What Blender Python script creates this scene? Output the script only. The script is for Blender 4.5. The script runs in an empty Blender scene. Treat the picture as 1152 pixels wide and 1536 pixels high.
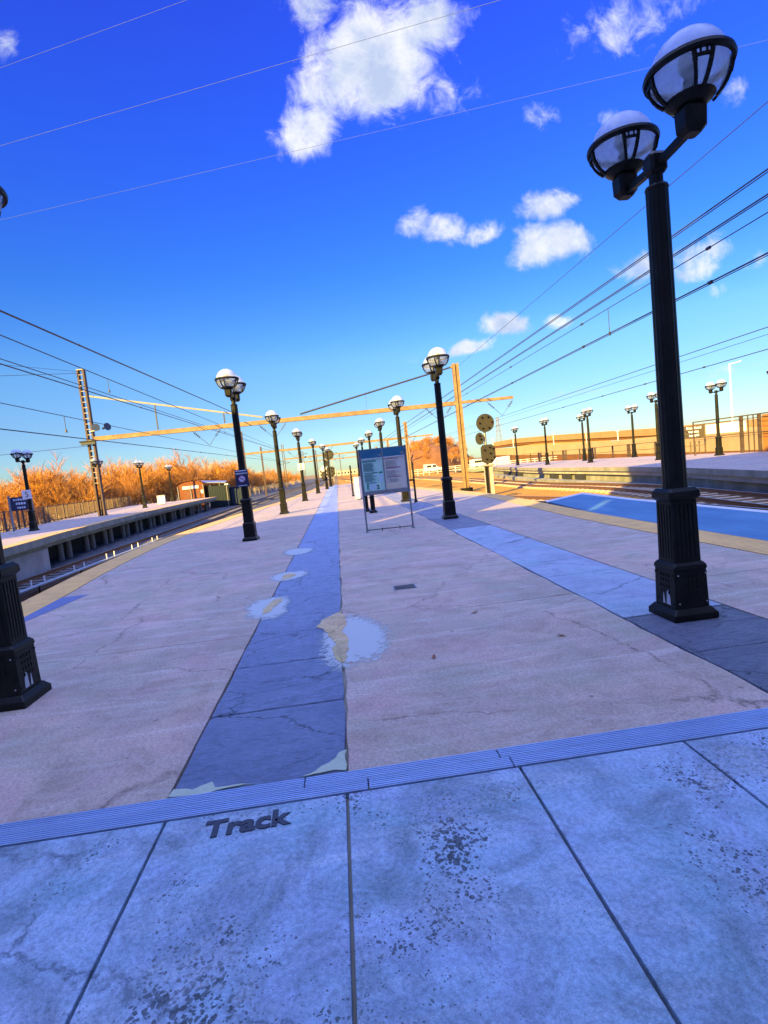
import bpy, bmesh, math, random
from mathutils import Vector, Matrix
random.seed(7)
S = bpy.context.scene
COL = S.collection
PI = math.pi
R = math.radians

# ------------------------------------------------------------------ helpers
class MB:
    """collects vertices and faces of one mesh"""
    def __init__(s): s.v=[]; s.f=[]
    def add(s, vs, fs):
        n=len(s.v); s.v+= [tuple(v) for v in vs]; s.f+=[tuple(i+n for i in f) for f in fs]
    def box(s, x0,x1,y0,y1,z0,z1, M=None):
        vs=[(x,y,z) for z in (z0,z1) for y in (y0,y1) for x in (x0,x1)]
        if M: vs=[M@Vector(v) for v in vs]
        s.add(vs,[(0,2,3,1),(4,5,7,6),(0,1,5,4),(2,6,7,3),(0,4,6,2),(1,3,7,5)])
    def bar(s, a, b, w, h=None):
        """rectangular bar between two points"""
        a=Vector(a); b=Vector(b); h=h or w; d=(b-a).normalized()
        up=Vector((0,0,1)) if abs(d.z)<.95 else Vector((0,1,0))
        r=d.cross(up).normalized(); u=r.cross(d)
        vs=[p+r*(sx*w/2)+u*(sy*h/2) for p in (a,b) for sx,sy in ((-1,-1),(1,-1),(1,1),(-1,1))]
        s.add(vs,[(0,3,2,1),(4,5,6,7),(0,1,5,4),(1,2,6,5),(2,3,7,6),(3,0,4,7)])
    def tube(s, pts, rad, n=8, caps=True):
        pts=[Vector(p) for p in pts]
        rads=rad if isinstance(rad,(list,tuple)) else [rad]*len(pts)
        rings=[]; 
        for i,p in enumerate(pts):
            d=(pts[min(i+1,len(pts)-1)]-pts[max(i-1,0)]).normalized()
            up=Vector((0,0,1)) if abs(d.z)<.9 else Vector((0,1,0))
            r=d.cross(up).normalized(); u=r.cross(d)
            rings.append([p+(r*math.cos(2*PI*k/n)+u*math.sin(2*PI*k/n))*rads[i] for k in range(n)])
        vs=[v for g in rings for v in g]; fs=[]
        for i in range(len(pts)-1):
            for k in range(n):
                a=i*n+k; b=i*n+(k+1)%n
                fs.append((a,b,b+n,a+n))
        if caps:
            fs.append(tuple(range(n-1,-1,-1))); fs.append(tuple((len(pts)-1)*n+k for k in range(n)))
        s.add(vs,fs)
    def lathe(s, prof, n=24, c=(0,0,0), rot=0., sq=None):
        """prof: list of (r,z)"""
        vs=[];fs=[]
        for r,z in prof:
            for k in range(n):
                t=2*PI*k/n+rot; vs.append((c[0]+r*math.cos(t),c[1]+r*math.sin(t),c[2]+z))
        for i in range(len(prof)-1):
            for k in range(n):
                a=i*n+k;b=i*n+(k+1)%n; fs.append((a,b,b+n,a+n))
        fs.append(tuple(range(n-1,-1,-1))); fs.append(tuple((len(prof)-1)*n+k for k in range(n)))
        s.add(vs,fs)
    def oct(s, prof, cham=.25, c=(0,0,0)):
        """square sections with chamfered corners, prof: (half width, z)"""
        vs=[];fs=[]
        for w,z in prof:
            k=w*(1-cham)
            for x,y in ((k,-w),(w,-k),(w,k),(k,w),(-k,w),(-w,k),(-w,-k),(-k,-w)):
                vs.append((c[0]+x,c[1]+y,c[2]+z))
        for i in range(len(prof)-1):
            for k in range(8):
                a=i*8+k;b=i*8+(k+1)%8; fs.append((a,b,b+8,a+8))
        fs.append(tuple(range(7,-1,-1))); fs.append(tuple((len(prof)-1)*8+k for k in range(8)))
        s.add(vs,fs)
    def prism(s, poly, z0, z1):
        n=len(poly)
        s.add([(x,y,z0) for x,y in poly]+[(x,y,z1) for x,y in poly],
              [tuple(range(n-1,-1,-1)),tuple(range(n,2*n))]+[(i,(i+1)%n,(i+1)%n+n,i+n) for i in range(n)])
    def build(s, name, m, parent=None, smooth=False, bevel=0):
        me=bpy.data.meshes.new(name); me.from_pydata(s.v,[],s.f)
        bm=bmesh.new(); bm.from_mesh(me)
        bmesh.ops.recalc_face_normals(bm, faces=bm.faces[:])
        if bevel:
            es=[e for e in bm.edges if len(e.link_faces)==2 and e.calc_face_angle(0)>.6]
            bmesh.ops.bevel(bm,geom=es,offset=bevel,segments=2,affect='EDGES',profile=.6)
        bm.to_mesh(me); bm.free()
        if smooth:
            for p in me.polygons: p.use_smooth=True
            me.set_sharp_from_angle(angle=R(40))
        me.materials.append(m)
        o=bpy.data.objects.new(name,me); COL.objects.link(o)
        if parent: o.parent=parent
        return o

def tag(o,label=None,cat=None,group=None,kind=None):
    if label: o['label']=label
    if cat: o['category']=cat
    if group: o['group']=group
    if kind: o['kind']=kind
    return o
def empty(name, loc, rz=0, label=None, cat=None, group=None):
    o=bpy.data.objects.new(name,None); COL.objects.link(o); o.empty_display_size=.3
    o.location=loc; o.rotation_euler=(0,0,rz)
    return tag(o,label,cat,group)
def kids(o): return [c for c in KID.get(o.name,[])]
def copy_tree(o, parent=None):
    c=o.copy(); COL.objects.link(c)
    if parent: c.parent=parent
    for ch in list(o.children): copy_tree(ch,c)
    return c
def struct(o,label=None): o['kind']='structure'; return o

# ------------------------------------------------------------------ materials
def nodes(name):
    m=bpy.data.materials.new(name); m.use_nodes=True
    nt=m.node_tree; b=nt.nodes['Principled BSDF']; return m,nt,b
def N(nt,t,**k):
    n=nt.nodes.new(t)
    for a,v in k.items(): setattr(n,a,v)
    return n
def mixc(nt,fac,a,b,mode='MIX'):
    n=N(nt,'ShaderNodeMix',data_type='RGBA',blend_type=mode)
    for i,v in ((0,fac),(6,a),(7,b)):
        if hasattr(v,'links') or hasattr(v,'is_output'): nt.links.new(v,n.inputs[i])
        else: n.inputs[i].default_value = v if i==0 else (*v,1)
    return n.outputs[2]
def ramp(nt,fac,stops):
    n=N(nt,'ShaderNodeValToRGB'); e=n.color_ramp.elements
    while len(e)<len(stops): e.new(.5)
    for i,(p,c) in enumerate(stops):
        e[i].position=p; e[i].color=(*c,1) if isinstance(c,tuple) else (c,c,c,1)
    nt.links.new(fac,n.inputs[0]); return n.outputs[0]
def noise(nt,vec,scale,detail=6,rough=.55,dist=0):
    n=N(nt,'ShaderNodeTexNoise'); n.inputs['Scale'].default_value=scale
    n.inputs['Detail'].default_value=detail; n.inputs['Roughness'].default_value=rough
    n.inputs['Distortion'].default_value=dist
    nt.links.new(vec,n.inputs['Vector']); return n.outputs[0]
def objvec(nt,scale=(1,1,1),rz=0):
    t=N(nt,'ShaderNodeTexCoord'); m=N(nt,'ShaderNodeMapping')
    m.inputs['Scale'].default_value=scale; m.inputs['Rotation'].default_value=(0,0,rz)
    nt.links.new(t.outputs['Object'],m.inputs['Vector']); return m.outputs[0]
def bump(nt,b,h,st,dist=.02):
    n=N(nt,'ShaderNodeBump'); n.inputs['Strength'].default_value=st; n.inputs['Distance'].default_value=dist
    nt.links.new(h,n.inputs['Height']); nt.links.new(n.outputs[0],b.inputs['Normal'])
def mk(name,c1,c2=None,scale=3,rough=.7,metal=0,bst=.2,fine=40,spec=.5,stretch=(1,1,1)):
    m,nt,b=nodes(name); b.inputs['Roughness'].default_value=rough; b.inputs['Metallic'].default_value=metal
    b.inputs['Specular IOR Level'].default_value=spec
    c2=c2 or tuple(x*.75 for x in c1)
    v=objvec(nt,stretch); n1=noise(nt,v,scale); n2=noise(nt,v,fine,3)
    f=ramp(nt,n1,[(.35,0.),(.65,1.)])
    col=mixc(nt,f,c1,c2)
    col=mixc(nt,.25,col,ramp(nt,n2,[(.3,.45),(.7,1.)]),'MULTIPLY')
    nt.links.new(col,b.inputs['Base Color'])
    if bst: bump(nt,b,n2,bst,.01)
    return m

def mul(nt,a,b):
    n=N(nt,'ShaderNodeMath',operation='MULTIPLY')
    for i,v in enumerate((a,b)):
        if isinstance(v,(int,float)): n.inputs[i].default_value=v
        else: nt.links.new(v,n.inputs[i])
    return n.outputs[0]
def cracks(nt,v,scale,width,warp=.35):
    """thin wandering lines: 1 on the line"""
    nn=N(nt,'ShaderNodeTexNoise'); nn.inputs['Scale'].default_value=2.5; nn.inputs['Detail'].default_value=8; nn.inputs['Roughness'].default_value=.65
    nt.links.new(v,nn.inputs['Vector'])
    dv=N(nt,'ShaderNodeVectorMath',operation='MULTIPLY_ADD'); nt.links.new(nn.outputs['Color'],dv.inputs[0]); dv.inputs[1].default_value=(warp,warp,0); nt.links.new(v,dv.inputs[2])
    vo=N(nt,'ShaderNodeTexVoronoi',feature='DISTANCE_TO_EDGE'); vo.inputs['Scale'].default_value=scale; nt.links.new(dv.outputs[0],vo.inputs['Vector'])
    return ramp(nt,vo.outputs[0],[(0.,1.),(width,0.)])
def concrete_mat(name,c1,c2,stain,stain_amt=.5,streak=True,dark=None):
    m,nt,b=nodes(name); b.inputs['Roughness'].default_value=.85; b.inputs['Specular IOR Level'].default_value=.3
    v=objvec(nt); v2=objvec(nt,(.22,1.7,1),.12); v3=objvec(nt,(1,1,1),1.1)
    big=noise(nt,v,.55,6,.62,.8); mid=noise(nt,v3,3.1,10,.7,.6); fine=noise(nt,v,150,2,.6); grit=noise(nt,v3,48,4,.75)
    st=noise(nt,v2,1.5,12,.74,1.4); st2=noise(nt,v2,4.2,10,.72,.8)
    hue=noise(nt,v3,1.25,5,.6,1.)
    col=mixc(nt,ramp(nt,big,[(.38,0.),(.60,1.)]),c1,c2)
    col=mixc(nt,ramp(nt,hue,[(.36,.65),(.50,0.)]),col,(c1[0]*.66,c1[1]*.86,c1[2]*.80))
    col=mixc(nt,ramp(nt,hue,[(.52,0.),(.68,.55)]),col,(c1[0]*.98,c1[1]*.80,c1[2]*.98))
    col=mixc(nt,ramp(nt,mid,[(.45,0.),(.66,.7)]),col,tuple(x*.60 for x in c1))
    if streak:
        k=ramp(nt,st,[(.50,0.),(.57,.5*stain_amt),(.62,stain_amt),(.74,1.)])
        k2=mul(nt,ramp(nt,st2,[(.52,0.),(.64,.8)]),ramp(nt,big,[(.40,.15),(.58,.9)]))
        col=mixc(nt,mul(nt,k,ramp(nt,grit,[(.30,.25),(.55,1.)])),col,stain)
        col=mixc(nt,mul(nt,k2,.75),col,stain)
    col=mixc(nt,mul(nt,cracks(nt,v,1.3,.03,.6),ramp(nt,mid,[(.48,0.),(.62,.4)])),col,stain)
    col=mixc(nt,mul(nt,cracks(nt,v3,.42,.006,.5),ramp(nt,hue,[(.44,0.),(.52,.85)])),col,tuple(x*.3 for x in c1))
    sp=N(nt,'ShaderNodeTexVoronoi'); sp.inputs['Scale'].default_value=5.5; sp.inputs['Randomness'].default_value=1.; nt.links.new(v,sp.inputs['Vector'])
    sc=N(nt,'ShaderNodeSeparateColor'); nt.links.new(sp.outputs['Color'],sc.inputs[0])
    col=mixc(nt,mul(nt,ramp(nt,sp.outputs[0],[(.07,.75),(.11,0.)]),ramp(nt,sc.outputs[0],[(.86,0.),(.88,1.)])),col,tuple(x*.4 for x in c1))
    if dark:
        rg=noise(nt,v3,1.35,6,.62,.4)
        wn_=N(nt,'ShaderNodeTexNoise'); wn_.inputs['Scale'].default_value=34; wn_.inputs['Detail'].default_value=3; nt.links.new(v,wn_.inputs['Vector'])
        wa=N(nt,'ShaderNodeVectorMath',operation='MULTIPLY_ADD'); nt.links.new(wn_.outputs['Color'],wa.inputs[0]); wa.inputs[1].default_value=(.03,.03,0); nt.links.new(v,wa.inputs[2])
        for sc_ in (34,61):
            vo=N(nt,'ShaderNodeTexVoronoi'); vo.inputs['Scale'].default_value=sc_; nt.links.new(wa.outputs[0],vo.inputs['Vector'])
            rad=ramp(nt,rg,[(.46,0.),(.72,.62)])
            sb2=N(nt,'ShaderNodeMath',operation='SUBTRACT'); nt.links.new(rad,sb2.inputs[0]); nt.links.new(vo.outputs[0],sb2.inputs[1])
            col=mixc(nt,ramp(nt,sb2.outputs[0],[(0.,0.),(.05,.8)]),col,dark)
        sm=noise(nt,v3,2.3,10,.72,.9)
        col=mixc(nt,ramp(nt,sm,[(.44,0.),(.66,.75)]),col,(dark[0]*2.6,dark[1]*2.9,dark[2]*2.9))
        col=mixc(nt,mul(nt,ramp(nt,rg,[(.55,0.),(.66,.8)]),ramp(nt,sm,[(.5,0.),(.56,.7)])),col,stain)
    col=mixc(nt,.7,col,ramp(nt,grit,[(.30,.45),(.58,1.)]),'MULTIPLY')
    col=mixc(nt,.45,col,ramp(nt,fine,[(.32,.45),(.65,1.)]),'MULTIPLY')
    nt.links.new(col,b.inputs['Base Color'])
    h=N(nt,'ShaderNodeMath',operation='ADD'); nt.links.new(fine,h.inputs[0]); nt.links.new(grit,h.inputs[1])
    bump(nt,b,h.outputs[0],.5,.012)
    return m

def slate_mat(name,c1,c2,c3):
    m,nt,b=nodes(name); b.inputs['Roughness'].default_value=.55; b.inputs['Specular IOR Level'].default_value=.5
    v=objvec(nt); v2=objvec(nt,(.7,1.5,1),.32); v3=objvec(nt,(.8,1.2,1),.9)
    a=noise(nt,v,1.6,8,.66,.9); l=noise(nt,v2,4.2,14,.76,1.8); f=noise(nt,v2,26,8,.74,.9); g=noise(nt,v3,9,10,.75,1.2)
    col=mixc(nt,ramp(nt,a,[(.36,0.),(.62,1.)]),c1,c2)
    col=mixc(nt,ramp(nt,l,[(.50,0.),(.66,.7)]),col,c3)
    col=mixc(nt,ramp(nt,g,[(.56,0.),(.74,.5)]),col,tuple(min(1,x*1.35) for x in c2))
    col=mixc(nt,mul(nt,cracks(nt,v2,.95,.012,.6),ramp(nt,a,[(.40,.15),(.55,1.)])),col,tuple(x*.3 for x in c3))
    col=mixc(nt,.6,col,ramp(nt,f,[(.30,.45),(.62,1.)]),'MULTIPLY')
    nt.links.new(col,b.inputs['Base Color'])
    h=N(nt,'ShaderNodeMath',operation='ADD'); nt.links.new(l,h.inputs[0]); nt.links.new(f,h.inputs[1])
    h2=N(nt,'ShaderNodeMath',operation='ADD'); nt.links.new(h.outputs[0],h2.inputs[0]); nt.links.new(g,h2.inputs[1])
    bump(nt,b,h2.outputs[0],1.,.07); return m

def tactile_mat(name,c):
    m,nt,b=nodes(name); b.inputs['Roughness'].default_value=.75
    t=N(nt,'ShaderNodeTexCoord'); sp=N(nt,'ShaderNodeSeparateXYZ'); nt.links.new(t.outputs['Object'],sp.inputs[0])
    outs=[]
    for ax in (0,1):
        k=N(nt,'ShaderNodeMath',operation='MULTIPLY'); k.inputs[1].default_value=2*PI/.075; nt.links.new(sp.outputs[ax],k.inputs[0])
        s=N(nt,'ShaderNodeMath',operation='SINE'); nt.links.new(k.outputs[0],s.inputs[0]); outs.append(s.outputs[0])
    a=N(nt,'ShaderNodeMath',operation='MULTIPLY'); nt.links.new(outs[0],a.inputs[0]); nt.links.new(outs[1],a.inputs[1])
    ridge=N(nt,'ShaderNodeMath',operation='MULTIPLY_ADD'); nt.links.new(outs[1],ridge.inputs[0]); ridge.inputs[1].default_value=.5; ridge.inputs[2].default_value=.5
    v=objvec(nt); w=noise(nt,v,2.5,7,.65)
    col=mixc(nt,ramp(nt,w,[(.45,0.),(.75,.8)]),c,(c[0]*.62,c[1]*.6,c[2]*.75))
    col=mixc(nt,ridge.outputs[0],mixc(nt,1.,col,(.62,.62,.68),'MULTIPLY'),col)
    nt.links.new(col,b.inputs['Base Color']); bump(nt,b,ridge.outputs[0],.6,.01); return m

def ballast_mat(name,c1,c2,c3):
    m,nt,b=nodes(name); b.inputs['Roughness'].default_value=.95; b.inputs['Specular IOR Level'].default_value=.1
    v=objvec(nt); vo=N(nt,'ShaderNodeTexVoronoi'); vo.inputs['Scale'].default_value=14; nt.links.new(v,vo.inputs['Vector'])
    n1=noise(nt,v,.35,6,.6); n2=noise(nt,v,9,4)
    col=mixc(nt,ramp(nt,n1,[(.38,0.),(.62,1.)]),c1,c2)
    hs=N(nt,'ShaderNodeSeparateColor'); nt.links.new(vo.outputs['Color'],hs.inputs[0])
    col=mixc(nt,ramp(nt,hs.outputs[0],[(.3,0.),(1.,.7)]),col,c3)
    col=mixc(nt,.6,col,ramp(nt,vo.outputs[0],[(0.,1.),(.06,.35)]) if False else ramp(nt,n2,[(.3,.4),(.7,1.)]),'MULTIPLY')
    nt.links.new(col,b.inputs['Base Color']); bump(nt,b,vo.outputs[0],1.,.06); return m

def fade_mat(name,c,rough=.85,thr=.35,soft=.25,scale=14,amount=1.):
    """thin worn film whose edge frays with the vertex attribute 'fade'"""
    m,nt,b=nodes(name); b.inputs['Roughness'].default_value=rough
    v=objvec(nt); n=noise(nt,v,scale,7,.7,.6); n2=noise(nt,v,scale*5,3)
    b.inputs['Base Color'].default_value=(*c,1)
    col=mixc(nt,ramp(nt,n2,[(.3,.0),(.7,.4)]),c,tuple(x*.6 for x in c)); nt.links.new(col,b.inputs['Base Color'])
    at=N(nt,'ShaderNodeAttribute',attribute_name='fade')
    ad=N(nt,'ShaderNodeMath',operation='ADD'); nt.links.new(at.outputs['Fac'],ad.inputs[0]); nt.links.new(n,ad.inputs[1])
    mr=N(nt,'ShaderNodeMapRange'); mr.inputs[1].default_value=thr+.5; mr.inputs[2].default_value=thr+.5+soft; mr.inputs[4].default_value=amount
    nt.links.new(ad.outputs[0],mr.inputs[0]); nt.links.new(mr.outputs[0],b.inputs['Alpha'])
    return m

M={}
M['concrete']=concrete_mat('platform_concrete',(.59,.44,.335),(.44,.37,.295),(.70,.60,.52),.36)
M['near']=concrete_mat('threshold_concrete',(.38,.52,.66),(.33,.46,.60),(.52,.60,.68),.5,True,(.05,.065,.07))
M['slate']=slate_mat('blue_slate',(.35,.45,.68),(.43,.53,.76),(.20,.26,.44))
M['slate2']=slate_mat('grey_violet_slate',(.36,.38,.46),(.28,.31,.40),(.16,.18,.24))
M['paver']=concrete_mat('pale_blue_paver',(.38,.46,.55),(.34,.42,.51),(.46,.52,.58),.3)
M['bed']=mk('dark_joint_bed',(.03,.03,.035),rough=.95)
M['tactile']=tactile_mat('yellow_tactile',(.78,.46,.12))
M['asphalt_patch']=mk('blue_asphalt_patch',(.10,.13,.25),(.13,.16,.28),8,.85,bst=.5)
M['deck']=mk('blue_deck_coating',(.038,.135,.25),(.065,.19,.31),1.4,.75,bst=.6,fine=30,stretch=(1.6,.5,1))
M['white_line']=mk('white_edge_paint',(.62,.62,.62),(.5,.5,.5),4,.7)
M['side']=mk('weathered_concrete',(.33,.32,.26),(.20,.20,.15),1.2,.9,bst=.4,fine=12,stretch=(1,1,.4))
M['sidelight']=mk('pale_concrete',(.48,.44,.38),(.36,.33,.28),1.5,.9,bst=.3,fine=15)
M['ballast']=ballast_mat('track_ballast',(.56,.25,.03),(.62,.30,.04),(.62,.36,.10))
M['ballast_dark']=ballast_mat('dark_track_ballast',(.07,.08,.09),(.11,.11,.11),(.2,.2,.2))
M['ground']=ballast_mat('dry_ground',(.30,.19,.08),(.26,.20,.09),(.4,.28,.14))
M['grass']=mk('winter_grass',(.30,.33,.05),(.42,.36,.07),2,.95,bst=.6)
M['tie']=mk('concrete_sleeper',(.52,.40,.24),(.42,.31,.18),2,.9,bst=.3)
M['tie_dark']=mk('wooden_sleeper',(.10,.09,.08),(.16,.15,.14),5,.9,bst=.5)
M['rail']=mk('rusty_rail',(.24,.12,.06),(.17,.09,.05),8,.5,.5,.2)
M['railtop']=mk('worn_rail',(.45,.42,.40),(.3,.27,.25),8,.35,.8,.1)
M['alu']=mk('ribbed_aluminium',(.42,.54,.72),(.36,.47,.64),6,.4,.5,.1,stretch=(.2,4,1))
M['black']=mk('black_lamp_paint',(.009,.009,.007),(.017,.017,.014),6,.38,0,.25,fine=120,spec=.14)
M['chip']=mk('bare_chipped_paint',(.55,.55,.58),rough=.8)
M['steelgrey']=mk('galvanised_steel',(.30,.32,.33),(.24,.26,.26),5,.45,.5,.1)
M['beam']=mk('tan_gantry_paint',(.30,.20,.09),(.20,.125,.055),3,.7,bst=.2)
M['lattice']=mk('rusty_mast_steel',(.07,.045,.035),(.10,.055,.04),4,.7,.2,.2)
M['palestrut']=mk('pale_strut_steel',(.30,.27,.22),(.24,.21,.17),4,.6,bst=.1)
M['wire']=mk('dark_wire',(.05,.06,.09),rough=.5,metal=.3,bst=0)
M['wire_pale']=mk('pale_wire',(.08,.12,.32),rough=.6,metal=0,bst=0)
M['white']=mk('white_enamel',(.82,.80,.76),(.74,.72,.68),4,.5,bst=.05)
M['signblue']=mk('navy_sign_face',(.012,.022,.06),(.016,.028,.075),4,.4,bst=0)
M['signbrown']=mk('dark_brown_sign',(.05,.03,.015),rough=.5,bst=0)
M['letter']=mk('sign_lettering',(.72,.76,.84),(.66,.70,.78),4,.6,bst=0)
M['letterblack']=mk('black_lettering',(.015,.015,.018),rough=.6,bst=0)
M['signred']=mk('prohibition_red',(.55,.10,.25),rough=.5,bst=0)
M['poster_teal']=mk('teal_timetable_paper',(.44,.76,.62),(.50,.80,.62),2,.4,bst=0)
M['poster_lilac']=mk('lilac_timetable_paper',(.66,.66,.58),(.72,.68,.52),2,.4,bst=0)
M['head_blue']=mk('blue_header_board',(.02,.15,.24),(.025,.18,.28),2,.35,bst=0)
M['ink_teal']=mk('dark_teal_ink',(.02,.20,.22),rough=.5,bst=0)
M['ink_green']=mk('green_ink',(.02,.35,.16),rough=.5,bst=0)
M['ink_red']=mk('crimson_ink',(.42,.06,.16),rough=.5,bst=0)
M['paper_pale']=mk('pale_paper',(.45,.68,.72),(.5,.7,.74),3,.5,bst=0)
M['paper_cream']=mk('cream_paper',(.75,.68,.45),(.7,.62,.42),3,.5,bst=0)
M['signalback']=mk('olive_signal_plate',(.030,.028,.015),(.05,.045,.022),5,.55,.2,.15)
M['signalback2']=mk('dull_brown_signal_plate',(.042,.037,.022),(.034,.030,.018),5,.6,.2,.15)
M['lens_red']=mk('red_signal_lens',(.45,.02,.05),rough=.15,bst=0)
M['lens_dark']=mk('dark_signal_lens',(.03,.03,.03),rough=.15,bst=0)
M['lens_pale']=mk('pale_signal_rim',(.16,.13,.07),rough=.4,bst=0)
M['bark']=mk('grey_tan_bark',(.50,.36,.20),(.40,.27,.14),6,.9,bst=.3)
M['twig']=mk('orange_tan_twigs',(.60,.265,.03),(.50,.215,.025),1.5,.9,bst=0)
M['twig2']=mk('russet_twigs',(.48,.20,.03),(.38,.155,.026),1.5,.9,bst=0)
M['twig3']=mk('pale_twigs',(.52,.29,.11),(.42,.23,.09),1.5,.9,bst=0)
M['fence']=mk('brown_fence_steel',(.09,.06,.04),(.12,.08,.05),6,.6,.3,.1)
M['fencemesh']=mk('tan_fence_wire',(.22,.15,.09),(.18,.12,.07),6,.6,.3,.1)
M['hut']=mk('orange_brown_siding',(.24,.075,.02),(.19,.06,.016),5,.8,bst=.2)
M['hutdoor']=mk('dark_brown_door',(.25,.09,.03),rough=.7)
M['roof']=mk('blue_grey_metal_roof',(.30,.34,.44),(.25,.28,.38),3,.45,.3,.1)
M['horn']=mk('dark_blue_grey_horn',(.045,.07,.11),(.035,.055,.09),4,.5,bst=0)
M['bulb']=mk('dull_grey_lamp_insert',(.10,.13,.13),rough=.4,bst=0)
M['green']=mk('dark_green_steel',(.004,.014,.014),(.006,.018,.018),3,.55,bst=.1)
M['bluebox']=mk('dark_blue_steel',(.005,.02,.035),(.007,.025,.045),3,.55,bst=.1)
M['ramp']=mk('tan_parapet_concrete',(.40,.29,.17),(.35,.25,.14),.4,.85,bst=.1)
M['rampbase']=mk('brown_wall_base',(.18,.07,.02),(.14,.055,.018),.8,.9,bst=.2)
M['viaduct']=mk('viaduct_concrete',(.34,.20,.09),(.28,.17,.075),.5,.85,bst=.1)
M['brick']=mk('orange_board_wall',(.38,.16,.03),(.30,.12,.025),1.5,.85,bst=.2,stretch=(.3,.3,3))
M['truck']=mk('white_van_body',(.8,.8,.8),rough=.35,bst=0)
M['tyre']=mk('black_rubber',(.02,.02,.02),rough=.9)
M['win']=mk('dark_vehicle_glass',(.03,.04,.05),rough=.1,bst=0)
M['facade']=mk('station_facade_concrete',(.62,.60,.58),(.56,.54,.52),.6,.85,bst=.2)
M['mortar']=concrete_mat('tan_mortar_fill',(.72,.52,.26),(.55,.42,.23),(.75,.65,.5),.6)
M['mortar_green']=mk('greenish_grout',(.36,.42,.30),(.42,.46,.34),6,.9,bst=.3)
M['halo']=fade_mat('pale_mortar_smear',(.45,.50,.48),.85,.24,.20,17,.86)
M['paint']=fade_mat('worn_black_paint',(.03,.04,.06),.7,-.02,.12,30,.95)
M['drain']=mk('dark_iron_grate',(.07,.065,.06),(.11,.10,.09),14,.6,.6,.3)
M['hillside']=mk('russet_hillside',(.16,.065,.018),(.22,.09,.025),.6,.95,bst=.5,fine=4)

# lamp glass
def dome_mat():
    m,nt,b=nodes('frosted_globe_top'); b.inputs['Base Color'].default_value=(.80,.82,.86,1); b.inputs['Roughness'].default_value=.22
    tr=N(nt,'ShaderNodeBsdfTranslucent'); tr.inputs[0].default_value=(.75,.8,.86,1)
    mx=N(nt,'ShaderNodeMixShader'); mx.inputs[0].default_value=.35
    nt.links.new(b.outputs[0],mx.inputs[1]); nt.links.new(tr.outputs[0],mx.inputs[2])
    tp=N(nt,'ShaderNodeBsdfTransparent'); tp.inputs[0].default_value=(.80,.86,.92,1); m2=N(nt,'ShaderNodeMixShader')
    v=objvec(nt); nt.links.new(ramp(nt,noise(nt,v,7,5),[(.35,.42),(.65,.62)]),m2.inputs[0])
    nt.links.new(mx.outputs[0],m2.inputs[1]); nt.links.new(tp.outputs[0],m2.inputs[2]); nt.links.new(m2.outputs[0],nt.nodes['Material Output'].inputs[0]); return m
def bowl_mat():
    m,nt,b=nodes('prismatic_globe_glass'); b.inputs['Base Color'].default_value=(.60,.66,.72,1); b.inputs['Roughness'].default_value=.12
    tr=N(nt,'ShaderNodeBsdfTransparent'); tr.inputs[0].default_value=(.86,.90,.94,1)
    tl=N(nt,'ShaderNodeBsdfTranslucent'); tl.inputs[0].default_value=(.7,.76,.8,1)
    v=objvec(nt); n=noise(nt,v,5,3)
    a=N(nt,'ShaderNodeMixShader'); a.inputs[0].default_value=.5
    nt.links.new(b.outputs[0],a.inputs[1]); nt.links.new(tl.outputs[0],a.inputs[2])
    c=N(nt,'ShaderNodeMixShader'); nt.links.new(ramp(nt,n,[(.35,.38),(.65,.80)]),c.inputs[0])
    nt.links.new(a.outputs[0],c.inputs[1]); nt.links.new(tr.outputs[0],c.inputs[2])
    nt.links.new(c.outputs[0],nt.nodes['Material Output'].inputs[0]); return m
M['dome']=dome_mat(); M['bowl']=bowl_mat()

# ------------------------------------------------------------------ polylines of the place
def interp(tab,y):
    if y<=tab[0][1]: return tab[0][0]
    for (x0,y0),(x1,y1) in zip(tab,tab[1:]):
        if y<=y1:
            t=(y-y0)/(y1-y0); return x0+(x1-x0)*t
    return tab[-1][0]
def smooth_tab(tab,step=1.5):
    """Catmull-Rom through (x,y) pairs, y increasing"""
    out=[]
    for i in range(len(tab)-1):
        p0=tab[max(i-1,0)];p1=tab[i];p2=tab[i+1];p3=tab[min(i+2,len(tab)-1)]
        n=max(1,int((p2[1]-p1[1])/step))
        for k in range(n):
            t=k/n; y=p1[1]+(p2[1]-p1[1])*t
            m1=(p2[0]-p0[0])/(p2[1]-p0[1])*(p2[1]-p1[1]); m2=(p3[0]-p1[0])/(p3[1]-p1[1])*(p2[1]-p1[1])
            x=(2*t**3-3*t*t+1)*p1[0]+(t**3-2*t*t+t)*m1+(-2*t**3+3*t*t)*p2[0]+(t**3-t*t)*m2
            out.append((x,y))
    out.append(tab[-1]); return out
LE=smooth_tab([(-5.0,-1.0),(-5.15,5),(-5.45,9.2),(-5.75,11.5),(-6.02,15.5),(-6.02,18.5),(-5.65,24),(-5.15,29),(-4.2,36),(-3.6,45),(-3.0,55),(-2.5,68)])
RE=smooth_tab([(5.86,-1.0),(5.86,8),(5.9,12),(6.15,16),(6.4,21),(6.1,27),(5.3,37),(4.4,50),(3.5,68)])
YEND=68.0; TW=.64

def offset_line(line,d):
    out=[]
    for i,(x,y) in enumerate(line):
        x0,y0=line[max(i-1,0)];x1,y1=line[min(i+1,len(line)-1)]
        dx,dy=x1-x0,y1-y0;l=math.hypot(dx,dy); out.append((x+dy/l*d,y-dx/l*d))
    return out

# ------------------------------------------------------------------ ground
gm=MB(); gm.add([(-1500,-60,-1.34),(1500,-60,-1.34),(1500,2500,-1.34),(-1500,2500,-1.34)],[(0,1,2,3)])
struct(gm.build('ground',M['ground']))
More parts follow.
